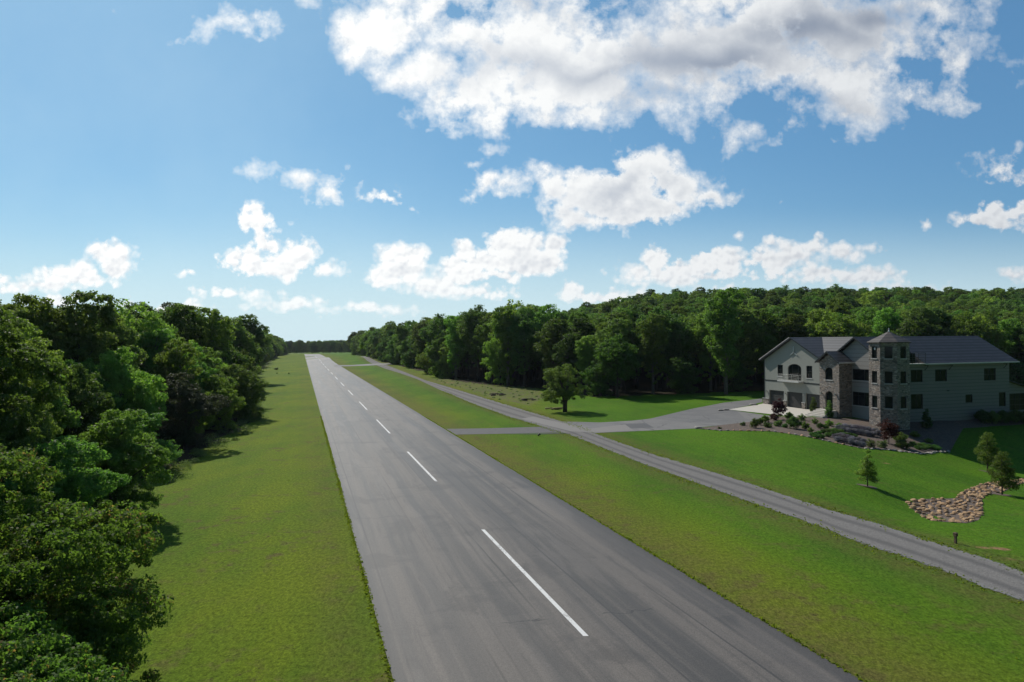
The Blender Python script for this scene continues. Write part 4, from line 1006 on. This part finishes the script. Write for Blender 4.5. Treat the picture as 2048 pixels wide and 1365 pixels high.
for (p, q) in [((4.8, -.98), (9.97, -.98)), ((4.8, -.98), (4.8, -.02)), ((9.97, -.98), (9.97, -.02))]:
    for zz in (4.85, 5.1, 5.35, 5.62): rl.tube([(*p, zz), (*q, zz)], .022 if zz < 5.6 else .035, 6)
for u in (4.8, 6.5, 8.25, 9.97): rl.tube([(u, -.98, 4.6), (u, -.98, 5.62)], .03, 6)
rl.build('railing', M['metal'], balo)
# three-bladed ornament on the gable
pr = MB(); c = Vector((7.78, -.14, 9.45))
pr.tube([(7.78, -.0, 9.45), (7.78, -.22, 9.45)], .12, 10)
for a in (90, 210, 330):
    d = Vector((math.cos(R(a)), 0, math.sin(R(a)))); q = Vector((-d.z, 0, d.x))
    pr.add([tuple(c + d * .08 + q * .05), tuple(c + d * .5 + q * .10), tuple(c + d * 1.05 + q * .05), tuple(c + d * 1.05 - q * .05), tuple(c + d * .5 - q * .10), tuple(c + d * .08 - q * .05),
            tuple(c + d * .08 + q * .05 + Vector((0, .04, 0))), tuple(c + d * .5 + q * .10 + Vector((0, .04, 0))), tuple(c + d * 1.05 + q * .05 + Vector((0, .04, 0))), tuple(c + d * 1.05 - q * .05 + Vector((0, .04, 0))), tuple(c + d * .5 - q * .10 + Vector((0, .04, 0))), tuple(c + d * .08 - q * .05 + Vector((0, .04, 0)))],
           [(0,1,2,3,4,5),(11,10,9,8,7,6),(0,6,7,1),(1,7,8,2),(2,8,9,3),(3,9,10,4),(4,10,11,5),(5,11,6,0)])
pr.build('propeller_ornament', M['metal'], H)
# entry tower
holesE = [arch(19.4, 20.9, 5.5, 7.4, .55), arch(19.4, 20.9, 1.02, 3.8, .6)]
wall('stone_wall', FE, [(18.2, -.6), (22.2, -.6), (22.2, 8.15), (20.2, 9.5), (18.2, 8.15)], holesE, M['stone'], .35)
MB().add([(22.2, -4.0, -.6), (22.2, -1.65, -.6), (22.2, -1.65, 8.15), (22.2, -4.0, 8.15)], [(0, 1, 2, 3)]).build('stone_wall', M['stone'], H)
MB().add([(18.2, -4.0, -.6), (18.2, 0, -.6), (18.2, 0, 8.15), (18.2, -4.0, 8.15)], [(3, 2, 1, 0)]).build('stone_wall', M['stone'], H)
window(FE, arch(19.4, 20.9, 5.5, 7.4, .55), depth=.2)
dr = window(FE, arch(19.4, 20.9, 1.02, 3.8, .6), mull=(19.75, 20.55), sill=False, name='front_door', depth=.32)
st = MB()
for k in range(5): st.box((18.4 - .1 * k, -4.95 - .42 * k, -.3), (21.7 + .0 * k, -4.95 - .42 * (k - 1) if k else -4.01, .98 - .19 * k))
st.build('entry_steps', M['concrete'], H)
def lamp(u, v, z, fx=0, fy=-1):
    b = MB(); b.box((u - .06, v - .10 if fy else v, z - .05), (u + .06, v - .002, z + .05)); 
    b.tube([(u, v - .17, z - .2), (u, v - .17, z + .16)], .09, 10); w = b.build('wall_lamp', M['metal'], H)
for u in (.63, 5.3 + .22, 10.1): lamp(u, 0, 2.35)
for u in (18.68, 21.5): lamp(u, -4.0, 3.4)
# second gable front
holesS = [rect(22.35, 25.63, 5.55, 7.22), rect(22.33, 25.63, 1.8, 3.82)]
wall('siding_wall', FS, [(17.9, 4.6), (28.5, 4.6), (28.5, 8.1), (23.2, 11.72), (17.9, 8.1)], [holesS[0]], M['siding'])
wall('stucco_wall', FS, [(17.9, -.8), (28.5, -.8), (28.5, 4.6), (17.9, 4.6)], [holesS[1]], M['stucco'])
window(FS, holesS[0], mull=(24.55,)); window(FS, holesS[1], mull=(23.4, 24.5), rails=(3.3,))
# long wing front
ww = [rect(2.79, 4.97, 5.4, 7.2), rect(7.33, 9.57, 5.4, 7.15), rect(16.83, 19.19, 5.28, 7.12), rect(2.79, 4.98, 1.55, 3.7), rect(13.14, 14.5, 2.1, 3.33), rect(19.8, 21.18, 1.3, 3.44)]
wall('wing_wall', FW_, [(-1.65, -2.4), (21.95, -2.4), (21.95, 8.12), (-1.65, 8.12)], ww, M['siding_fine'])
for k, w in enumerate(ww): window(FW_, w, mull=((w[0][0] + w[1][0]) / 2,) if k in (0, 1, 2, 3) else (), rails=(((w[0][1] + w[2][1]) / 2),) if k in (2,) else (), sill=False)
# closing walls at the back and ends
MB().add([(28.5, 21.95, -2.4), (17.9, 21.95, -2.4), (17.9, 21.95, 8.1), (23.2, 21.95, 11.7), (28.5, 21.95, 8.1)], [(0, 1, 2, 3, 4)]).build('end_wall', M['siding_fine'], H)
MB().add([(0, 0, -1), (0, 12.2, -1), (0, 12.2, 8), (0, 6.1, 11.7), (0, 0, 8)], [(4, 3, 2, 1, 0)]).build('end_wall', M['stucco'], H)
MB().add([(0, 12.2, -1), (17.9, 12.2, -1), (17.9, 12.2, 8.1), (0, 12.2, 8.1)], [(0, 1, 2, 3)]).add([(17.9, 12.2, -1), (17.9, 21.95, -1), (17.9, 21.95, 8.1), (17.9, 12.2, 8.1)], [(0, 1, 2, 3)]).build('back_wall', M['siding_fine'], H)
# low extension past the right end
FZ = Face((27.8, 0, 0), (0, 1, 0), (-1, 0, 0))
wall('extension_wall', FZ, [(21.96, -2.6), (30, -2.6), (30, 2.9), (21.96, 5.1)], [rect(22.1, 26.2, .5, 3.1)], M['siding_fine'])
window(FZ, rect(22.1, 26.2, .5, 3.1), mull=(23.1, 24.15, 25.2), rails=(1.35, 2.2), sill=False)
MB().prism([(21.96, 5.15), (30.4, 2.84), (30.4, 2.98), (21.96, 5.33)], 0, 19.5, 28.4).build('extension_roof', M['shingle'], H)
# roofs
def slab_roof(name, quads, m, th=.14):
    mb = MB()
    for q in quads:
        n = len(q); top = [Vector(p) for p in q]; lowr = [p - Vector((0, 0, th)) for p in top]
        mb.add([tuple(p) for p in top + lowr], [tuple(range(n)), tuple(range(2 * n - 1, n - 1, -1))] + [(i, n + i, n + (i + 1) % n, (i + 1) % n) for i in range(n)])
    return mb.build(name, m, H)
sm = .658
def mz(u): return 12.0 - sm * abs(u - 23.2)
e0, e1 = 17.3, 29.15
nu0, nu1, nv0, nv1 = 26.3, 29.15, 1.1, 4.75     # roof terrace notch
ve = lambda u: 22.3 + (u - 23.2) * .13
main = [[(23.2, -2.2, 12.0), (23.2, 22.3, 12.0), (e0, 22.3, mz(e0)), (e0, -2.2, mz(e0))],
        [(23.2, -2.2, 12.0), (nu0, -2.2, mz(nu0)), (nu0, ve(nu0), mz(nu0)), (23.2, 22.3, 12.0)],
        [(nu0, -2.2, mz(nu0)), (e1, -2.2, mz(e1)), (e1, nv0, mz(e1)), (nu0, nv0, mz(nu0))],
        [(nu0, nv1, mz(nu0)), (e1, nv1, mz(e1)), (e1, ve(e1), mz(e1)), (nu0, ve(nu0), mz(nu0))]]
slab_roof('roof', main, M['shingle'])
cr_ = 6.1; cs_ = .6
zc = 12 - cs_ * 6.62
slab_roof('roof', [[(-1.0, cr_, 12.0), (-1.0, -.52, zc), (-.5, -.52, zc), (7.45, cr_, 12.0)], [(7.55, cr_, 12.0), (15.5, -.52, zc), (23.0, -.52, zc), (23.0, cr_, 12.0)],
                   [(-1.0, cr_, 12.0), (23.0, cr_, 12.0), (17.5, 12.8, 12 - cs_ * 6.7), (-1.0, 12.8, 12 - cs_ * 6.7)]], M['shingle'])
gs = .494
slab_roof('roof', [[(7.5, -.55, 12.01), (7.5, cr_, 12.01), (-.55, cr_, 12.01 - gs * 8.05), (-.55, -.55, 12.01 - gs * 8.05)],
                   [(7.5, -.55, 12.01), (15.55, -.55, 12.01 - gs * 8.05), (15.55, cr_, 12.01 - gs * 8.05), (7.5, cr_, 12.01)]], M['shingle'])
slab_roof('entry_roof', [[(20.2, -4.45, 9.85), (20.2, .6, 9.85), (17.75, .6, 8.2), (17.75, -4.45, 8.2)], [(20.2, -4.45, 9.85), (22.65, -4.45, 8.2), (22.65, .6, 8.2), (20.2, .6, 9.85)]], M['shingle'])
# fascia boards and gutter
def rake(pts, name='fascia'):
    mb = MB()
    for (p, q) in zip(pts[:-1], pts[1:]):
        d = Vector((0, 0, .26)); o_ = Vector((0, -.05, .03)); P, Q = Vector(p), Vector(q)
        mb.add([tuple(P + o_), tuple(Q + o_), tuple(Q + o_ - d), tuple(P + o_ - d), tuple(P + Vector((0, -.003, .03))), tuple(Q + Vector((0, -.003, .03))), tuple(Q - d), tuple(P - d)],
               [(0,1,2,3),(0,4,5,1),(2,6,7,3),(4,7,6,5)])
    mb.build(name, M['dark'], H)
rake([(-.55, -.55, 12.01 - gs * 8.05), (7.5, -.55, 12.01), (15.55, -.55, 12.01 - gs * 8.05)])
rake([(e0, -2.2, mz(e0)), (23.2, -2.2, 12), (e1, -2.2, mz(e1))]); rake([(17.75, -4.45, 8.2), (20.2, -4.45, 9.85), (22.65, -4.45, 8.2)])
MB().box((29.15, 4.75, mz(e1) - .16), (29.28, ve(e1), mz(e1) + .0)).build('gutter', M['gutter'], H)
MB().box((22.65, -4.45, 8.04), (22.77, -1.6, 8.19)).build('gutter', M['gutter'], H)
# roof terrace
tb = MB(); tb.box((26.3, nv0, 8.0), (29.3, nv1, 8.12)); ter = tb.build('roof_terrace', M['gutter'], H)
ck = MB(); ck.add([(26.3, nv0, 8.12), (29.1, nv0, 8.12), (26.3, nv0, mz(26.3))], [(0, 1, 2)]).add([(26.3, nv1, 8.12), (29.1, nv1, 8.12), (26.3, nv1, mz(26.3))], [(2, 1, 0)])
ck.add([(26.3, nv0, 8.12), (26.3, nv1, 8.12), (26.3, nv1, mz(26.3) - .01), (26.3, nv0, mz(26.3) - .01)], [(0, 1, 2, 3)]); ck.build('cheek_wall', M['door_grey'], ter)
rr_ = MB()
for zz in (8.4, 8.7, 9.0, 9.35, 9.62): rr_.tube([(29.2, nv0, zz), (29.2, nv1, zz)], .025 if zz < 9.6 else .04, 6).tube([(29.2, nv1, zz), (27.4, nv1, zz)], .025, 6)
for v_ in (nv0, 2.3, 3.5, nv1): rr_.tube([(29.2, v_, 8.1), (29.2, v_, 9.62)], .035, 6)
rr_.build('railing', M['dark'], ter)
MB().add([(29.12, nv0 + .05, 8.15), (29.12, 2.9, 8.15), (29.12, 2.9, 9.55), (29.12, nv0 + .05, 9.55)], [(0, 1, 2, 3)]).build('glass_panel', M['glass'], ter)
# brackets under the eave, roof vent, meter box
for v_ in (5.4, 10.0, 20.8):
    MB().tube([(28.52, v_, 7.1), (29.05, v_, 7.75)], .045, 6).tube([(28.52, v_, 7.75), (29.05, v_, 7.75)], .045, 6).build('eave_bracket', M['dark'], H)
MB().tube([(25.0, 5.6, mz(25.0) - .1), (25.0, 5.6, mz(25.0) + .5)], .09, 9).tube([(25.0, 5.6, mz(25.0) + .5), (25.0, 5.6, mz(25.0) + .62)], .15, 9).build('roof_vent', M['dark'], H)
MB().box((28.503, 9.6, 3.95), (28.6, 9.9, 4.1)).build('wall_vent', M['dark'], H)
# octagonal tower
T0 = Vector(((53.2 - ORG[0]) * US[0] + (96.35 - ORG[1]) * US[1], (53.2 - ORG[0]) * VS[0] + (96.35 - ORG[1]) * VS[1], 0))
RT = 2.70; a0 = R(-90 + 22.5 - 3)
tv = [(T0.x + RT * math.cos(a0 + R(45) * k), T0.y + RT * math.sin(a0 + R(45) * k)) for k in range(8)]
tfaces = []
for k in range(8):
    p = Vector((*tv[k], 0)); q = Vector((*tv[(k + 1) % 8], 0)); L_ = (q - p).length; mid = (p + q) / 2; inw = (Vector((T0.x, T0.y, 0)) - mid)
    tfaces.append((Face(p, q - p, inw), L_))
for k in range(8):
    fc, L_ = tfaces[k]; hs = []
    if k in (5, 6, 7, 0, 1):
        hw_ = .48
        hs = [rect(L_ / 2 - hw_, L_ / 2 + hw_, z0, z0 + 1.68) for z0 in (2.05, 5.5, 8.95)]
    wall('tower_wall', fc, [(0, -.9), (L_, -.9), (L_, 11.15), (0, 11.15)], hs, M['stone'], .2)
    for h_ in hs: window(fc, h_, sill=True, depth=.14, sillmat='gutter')
RR = 2.98; rv = [(T0.x + RR * math.cos(a0 + R(45) * k), T0.y + RR * math.sin(a0 + R(45) * k)) for k in range(8)]
rb = MB(); rb.add([(*p, 11.12) for p in rv] + [(*p, 11.24) for p in rv] + [(T0.x, T0.y, 12.75)], [tuple(range(8))[::-1]] + [(i, (i + 1) % 8, 8 + (i + 1) % 8, 8 + i) for i in range(8)] + [(8 + i, 8 + (i + 1) % 8, 16) for i in range(8)])
tr_ = rb.build('tower_roof', M['shingle_brown'], H)
MB().tube([(T0.x, T0.y, 12.6), (T0.x, T0.y, 12.8), (T0.x, T0.y, 12.88), (T0.x, T0.y, 13.02), (T0.x, T0.y, 13.08), (T0.x, T0.y, 13.14), (T0.x, T0.y, 13.2)], [.14, .12, .05, .12, .05, .08, .01], 10).build('finial', M['metal'], tr_)
MB().add([tfaces[7][0](tfaces[7][1] / 2 - .12, 10.15, .09), tfaces[7][0](tfaces[7][1] / 2 + .12, 10.15, .09), tfaces[7][0](tfaces[7][1] / 2 + .12, 10.45, .09), tfaces[7][0](tfaces[7][1] / 2 - .12, 10.45, .09)], [(0, 1, 2, 3)]).build('window_notice', M['white'], H)

# ------------------------------------------------------------------ garden
SHR = {}
def shrub_mesh(key, kind, h, r, nc, nl, leaf, m, seed, cs=.3):
    SHR[key] = tree_meshes('shrub_' + key, kind, h, r, nc, nl, leaf, M[m], seed, cs=cs, trunk_r=.03)
shrub_mesh('round', 'bush', 1, .75, 60, 3600, .09, 'juniper', 41, .25)
shrub_mesh('dark', 'bush', 1, .7, 60, 3600, .09, 'leaf_dark', 42, .25)
shrub_mesh('spiky', 'bush', 1, .7, 34, 1500, .12, 'leaf_bright', 43, .28)
shrub_mesh('grey', 'bush', 1, .75, 50, 3000, .09, 'weed', 44, .25)
shrub_mesh('column', 'cone', 2.0, .42, 90, 5000, .09, 'leaf_dark', 45, .22)
shrub_mesh('redlow', 'bush', 1, .7, 50, 2600, .09, 'leaf_red', 46, .25)
shrub_mesh('redtree', 'wide', 2.8, 1.1, 110, 7500, .11, 'leaf_red', 47, .34)
shrub_mesh('cat', 'bush', 1, .8, 70, 3600, .08, 'leaf_blue', 48, .28)
shrub_mesh('jun', 'bush', 1, .9, 60, 3600, .09, 'juniper', 49, .28)
Z2 = lambda x, y: (1350 + x / 3.724, 780 + y / 3.724)
def shrub(key, px, py, wpx, hpx, label, name='shrub', cat='shrub', group=None):
    x, y, z = hit(px, py); k = y / F; h0 = {'column': 2.0, 'redtree': 2.8}.get(key, 1.0); r0 = {'column': .42, 'redtree': 1.1, 'cat': .8, 'jun': .9, 'round': .75, 'grey': .75, 'redlow': .7}.get(key, .7)
    sz = hpx * k / h0 * 1.12; sx = wpx * k / (2 * r0) * 1.12
    e = empty(name, (x, y, z - .03), random.uniform(0, 6.28), label, cat, group); e.scale = (sx, sx, sz)
    if key in ('redtree', 'column'): link('trunk', SHR[key][0], e); link('crown', SHR[key][1], e)
    else: link('stem', SHR[key][0], e); link('foliage', SHR[key][1], e)
LS = [('dark', 590, 285, 62, 62, 'dark green rounded shrub at the left end of the mulch bed, biggest there'), ('dark', 632, 262, 50, 45, 'dark green shrub just behind the leftmost big bed shrub'),
 ('dark', 672, 245, 58, 48, 'dark green shrub left of the red maple by the driveway'), ('round', 690, 282, 62, 38, 'low bright green mound in front of the shrub left of the red maple'),
 ('round', 768, 272, 62, 44, 'bright green ball shrub directly below the red maple by the driveway'), ('round', 822, 283, 46, 32, 'smallest bright green ball shrub right of the one below the red maple'),
 ('dark', 850, 222, 56, 50, 'dark green shrub just right of the red maple by the driveway'), ('dark', 885, 290, 95, 80, 'large dark green bush in the middle of the left part of the bed'),
 ('spiky', 945, 228, 52, 46, 'yellow green spiky shrub at the edge of the concrete forecourt'), ('spiky', 970, 292, 62, 54, 'spiky green shrub beside the large dark bush in the bed'),
 ('spiky', 1042, 254, 46, 40, 'small spiky green shrub below the left column conifer'), ('dark', 1080, 288, 44, 38, 'small dark shrub between two spiky shrubs above the green juniper'),
 ('spiky', 1150, 268, 58, 44, 'spiky green shrub below the right column conifer of the entry'), ('dark', 1122, 292, 50, 34, 'low dark shrub just above the spreading green juniper'),
 ('spiky', 1225, 278, 50, 30, 'low yellow green plant at the top left end of the blue catmint'), ('grey', 510, 268, 44, 28, 'thin grassy tuft by the driveway edge of the bed'),
 ('grey', 330, 292, 30, 18, 'tiny green plant at the far left tip of the mulch bed'), ('dark', 1010, 318, 40, 34, 'dark little shrub at the left end of the spreading juniper'),
 ('redlow', 742, 226, 72, 46, 'low purple red shrub at the foot of the red maple by the driveway'),
 ('grey', 1465, 430, 78, 58, 'grey green rounded shrub at the right end of the lower catmint'), ('grey', 1542, 434, 80, 56, 'grey green rounded shrub left of the right red maple foot'),
 ('dark', 1680, 392, 90, 66, 'dark shrub right behind the right red maple'), ('dark', 1700, 440, 110, 62, 'wide dark shrub in front of the right red maple near the rocks'),
 ('spiky', 1790, 352, 80, 42, 'yellow green shrub at the crest of the bank below the long wing'), ('spiky', 1892, 392, 62, 30, 'small yellow green plant above the right green juniper')]
for (k, x, y, w, h, lb) in LS: shrub(k, *Z2(x, y), w / 3.724, h / 3.724, lb)
shrub('redtree', *Z2(768, 222), 100 / 3.724, 140 / 3.724, 'dark red maple at the corner of driveway and concrete forecourt', 'red_maple', 'tree')
shrub('redtree', *Z2(1592, 405), 150 / 3.724, 165 / 3.724, 'dark red maple on the bank below the octagonal tower', 'red_maple', 'tree')
shrub('column', *Z2(1035, 168), 52 / 3.724, 102 / 3.724, 'column conifer left of the entry steps', 'column_conifer', 'conifer')
shrub('column', *Z2(1147, 208), 58 / 3.724, 118 / 3.724, 'column conifer right of the entry steps', 'column_conifer', 'conifer')
shrub('column', *Z2(1872, 285), 66 / 3.724, 130 / 3.724, 'shaded column conifer against the long wing wall', 'column_conifer', 'conifer')
G1 = 'blue catmint clumps of the upper patch'; G2 = 'blue catmint clumps of the lower patch'
for i, (x, y) in enumerate([(1225, 300), (1265, 292), (1310, 298), (1352, 300), (1395, 308), (1440, 315), (1485, 325), (1245, 318), (1290, 322), (1335, 328), (1380, 335), (1430, 342), (1480, 348), (1515, 338)]):
    shrub('cat', *Z2(x, y), 66 / 3.724, 42 / 3.724, 'blue grey catmint clump in the upper drift left of the red maple', 'catmint', 'flowering plant', G1)
for i, (x, y) in enumerate([(1195, 368), (1235, 360), (1275, 372), (1320, 385), (1362, 392), (1400, 402), (1215, 388), (1260, 396), (1305, 408), (1350, 416), (1390, 425)]):
    shrub('cat', *Z2(x, y), 66 / 3.724, 42 / 3.724, 'blue grey catmint clump in the lower drift along the border rocks', 'catmint', 'flowering plant', G2)
for (x, y) in [(1030, 350), (1065, 338), (1105, 325), (1145, 320), (1190, 318), (1225, 325), (1055, 362), (1095, 362), (1140, 350), (1180, 345), (1215, 342)]:
    shrub('jun', *Z2(x, y), 56 / 3.724, 32 / 3.724, 'bright green juniper mound in the left spreading patch', 'juniper', 'shrub', 'juniper mounds of the left patch')
for (x, y) in [(1260, 345), (1295, 350), (1335, 358)]:
    shrub('jun', *Z2(x, y), 52 / 3.724, 30 / 3.724, 'bright green juniper mound between the two catmint drifts', 'juniper', 'shrub', 'juniper mounds between the catmint')
for (x, y) in [(1770, 415), (1805, 430), (1845, 425), (1885, 435), (1925, 440), (1950, 452), (1860, 445), (1820, 448)]:
    shrub('jun', *Z2(x, y), 62 / 3.724, 32 / 3.724, 'bright green juniper mound in the right patch above the dark lawn', 'juniper', 'shrub', 'juniper mounds of the right patch')
for i, (px, py, w) in enumerate([(1965, 846, 26), (1984, 848, 28), (2006, 847, 28), (2030, 846, 30), (2050, 848, 28)]):
    shrub('dark', px, py, w, 22, 'dark shaded hedge shrub at the foot of the right end of the house', 'shrub', 'shrub', 'hedge shrubs at the right end of the house')
# --- rocks -------------------------------------------------------------
def rock_mesh(i, m):
    rg = np.random.default_rng(100 + i); me = bpy.data.meshes.new('rock'); import bmesh
    bm = bmesh.new(); bmesh.ops.create_icosphere(bm, subdivisions=2, radius=.5)
    pl_ = rg.normal(0, 1, (9, 3)); pl_ /= np.linalg.norm(pl_, axis=1)[:, None]; off = rg.uniform(.30, .46, 9)
    for v in bm.verts:
        c = np.array(v.co)
        for n_, o_ in zip(pl_, off):
            dd = c @ n_ - o_
            if dd > 0: c = c - n_ * dd
        c *= [1.15, .85, .62]; v.co = c + rg.normal(0, .012, 3)
    bm.to_mesh(me); bm.free(); me.materials.append(M[m]); return me
tan = [rock_mesh(i, 'rock_tan') for i in range(7)]; gry = [rock_mesh(i + 20, 'rock_grey') for i in range(4)]
Z3 = lambda x, y: (1650 + x / 3.9, 850 + y / 3.9)
RIP = poly_hit([Z3(*p) for p in [(640,600),(730,582),(1030,572),(1080,522),(1250,452),(1400,450),(1530,432),(1640,405),(1700,430),(1552,455),(1470,480),(1380,530),(1250,550),(1218,590),(1235,665),(1200,742),(1100,768),(930,758),(820,747),(720,690),(650,630)]])
drape('stone_channel_bed', RIP, M['mulch'], .015, .5)
rp = scatter(RIP, 14000, lambda x, y: .40, 31, lambda x, y: y > 0)
rp = rp[rp[:, 0] / rp[:, 1] < .78][:246]; print('riprap', len(rp))
rrg = random.Random(3)
for (x, y) in rp:
    o = link('rock', rrg.choice(tan), None, (x, y, gz1(x, y) + .05)); s = rrg.uniform(.26, .60)
    o.scale = (s, s * rrg.uniform(.8, 1.1), s * rrg.uniform(.7, 1.1)); o.rotation_euler = (rrg.uniform(-.3, .3), rrg.uniform(-.3, .3), rrg.uniform(0, 6.28))
    tag(o, 'tan riprap rock lying in the stone channel on the right lawn', 'rock', 'riprap rocks of the channel')
def along(line, step):
    out = []; rest_ = 0.0
    for (x0, y0), (x1, y1) in zip(line[:-1], line[1:]):
        L_ = math.hypot(x1 - x0, y1 - y0); t = rest_
        while t < L_: out.append((x0 + (x1 - x0) * t / L_, y0 + (y1 - y0) * t / L_)); t += step
        rest_ = t - L_
    return out
for i, (x, y) in enumerate(along(bed_border, .85)):
    if i > 48: break
    t = i / 48; s = rrg.uniform(.30, .5) * (1 + .9 * max(0, t - .55)); o = link('rock', rrg.choice(gry if t > .5 or t < .12 or rrg.random() < .4 else tan), None, (x + rrg.uniform(-.1, .1), y + rrg.uniform(-.1, .1), gz1(x, y) + .06))
    o.scale = (s * 1.3, s, s); o.rotation_euler = (0, 0, rrg.uniform(0, 6.28)); tag(o, 'border rock along the lower edge of the mulch bed', 'rock', 'rocks edging the mulch bed')
for (px, py, s, lb) in [(1506, 811, 1.1, 'grey boulder at the left corner of the concrete forecourt'), (1441, 822, .7, 'flat stone left of the forecourt tip beside the asphalt'), (1452, 821, .8, 'flat stone at the tip of the concrete forecourt'), (276 / 1e9 + 1396, 857, .8, 'pale rock at the far left tip of the mulch bed')]:
    x, y, z = hit(px, py); o = link('rock', gry[0], None, (x, y, z + .1)); o.scale = (s * 1.4, s, s * .7); tag(o, lb, 'rock')
# --- small things ------------------------------------------------------
x, y, z = hit(1911, 1087)
e = empty('path_light_post', (x, y, z), .3, 'short brown wooden post with a boxy cap beside the gravel road', 'post')
MB().box((-.055, -.055, -.1), (.055, .055, .42)).build('post', M['wood'], e)
MB().box((-.09, -.09, .42), (.09, .09, .60)).add([(-.11, -.11, .60), (.11, -.11, .60), (.11, .11, .60), (-.11, .11, .60), (0, 0, .66)], [(0, 1, 4), (1, 2, 4), (2, 3, 4), (3, 0, 4), (3, 2, 1, 0)]).build('cap', M['wood'], e)
# culvert headwall
a = hit(1010, 868.6); b = hit(1160, 866.5)
mb = MB(); d = Vector((b[0] - a[0], b[1] - a[1], 0)).normalized(); n_ = Vector((d.y, -d.x, 0))
for (t0, t1, h0, h1) in [(0, .5, .05, .55), (.5, 1, .55, .05)]:
    P = Vector(a).lerp(Vector(b), t0); Q = Vector(a).lerp(Vector(b), t1)
    mb.add([tuple(P + Vector((0, 0, .02))), tuple(Q + Vector((0, 0, .02))), tuple(Q + n_ * h1 * 1.3 + Vector((0, 0, .02))), tuple(P + n_ * h0 * 1.3 + Vector((0, 0, .02))), tuple(P - Vector((0, 0, h0))), tuple(Q - Vector((0, 0, h1)))], [(0, 1, 2, 3)])
o = mb.build('drainage_edge', M['black']); tag(o, 'dark drainage edge along the near side of the short taxiway', 'drain')
x, y, z = hit(1077, 872.5)
e = empty('drain_pipe', (x, y, z), .4, 'black pipe end sticking up beside the short taxiway', 'pipe')
MB().tube([(0, 0, -.1), (0, 0, .12), (.1, -.05, .22)], .10, 10).build('pipe', M['black'], e); MB().tube([(.1, -.05, .22), (.2, -.1, .30)], .14, 10).build('collar', M['black'], e)
# brick stacks on pallets by the forest
for (px, lb) in [(820, 'left stack of orange bricks on a pallet at the forest edge'), (834, 'right stack of orange bricks on a pallet at the forest edge')]:
    x, y, z = hit(px, 731.5); e = empty('brick_stack', (x, y, z), .2, lb, 'brick stack')
    b_ = MB()
    for i in range(3):
        for j in range(4): b_.box((-1.2 + i * .82, -.6, .2 + j * .34), (-1.2 + i * .82 + .78, .6, .2 + j * .34 + .31))
    b_.build('bricks', M['brick'], e)
    p_ = MB(); [p_.box((-1.3, -.65 + k * .55, 0), (1.3, -.50 + k * .55, .19)) for k in range(3)]; p_.build('pallet', M['wood'], e)
def pile(px, py, n, L_, m, name, label, cat, seed):
    x, y, z = hit(px, py); rg = random.Random(seed); e = empty(name, (x, y, z), 0, label, cat)
    for k in range(n):
        a_ = rg.uniform(-.5, .5); c = Vector((rg.uniform(-L_, L_), rg.uniform(-.5, .5), .12 + rg.random() * .25)); d_ = Vector((math.cos(a_), math.sin(a_), rg.uniform(-.1, .15))) * L_ * rg.uniform(.3, .6)
        MB().tube([c - d_, c + d_], [.13, .08], 7).build('log', M[m], e, True)
pile(925, 750, 9, 2.2, 'wood', 'brush_pile', 'brown brush pile at the forest edge above the gravel road', 'brush pile', 1)
pile(993, 791.5, 8, 1.4, 'bark', 'brush_pile', 'dark flat brush pile in the rough clearing', 'brush pile', 2)
pile(1110, 820, 6, 1.1, 'log', 'log_pile', 'pale cut logs lying left of the lone tree trunk', 'logs', 3)
pile(1060, 802, 7, 1.3, 'bark', 'brush_pile', 'small dark brush pile below the rough clearing', 'brush pile', 4)
for (px, py, k, w, h, lb) in [(552, 740, 'grey', 10, 4, 'pale weedy tuft in the far left grass strip'), (554, 748, 'dark', 2.6, 2.2, 'small dark marker tuft below the pale weedy tuft'), (578, 749, 'dark', 2.4, 3.2, 'small dark marker tuft nearer the runway')]:
    shrub(k, px, py, w, h, lb)
print('objects', len(bpy.data.objects))

# ------------------------------------------------------------------ air
hb = MB().box((-1300, -140, -60), (1500, 1500, 62)); 
me = bpy.data.meshes.new('haze'); me.from_pydata(hb.v, [], hb.f)
hm = bpy.data.materials.new('haze_air'); hm.use_nodes = True; g = NT(hm.node_tree)
g.t.links.new(g.n('ShaderNodeVolumePrincipled', None, Color=(.78, .88, 1.0, 1), Density=.00005, Anisotropy=.3).outputs[0], g.n('ShaderNodeOutputMaterial').inputs['Volume'])
me.materials.append(hm); ho = link('haze', me); tag(ho, kind='stuff')
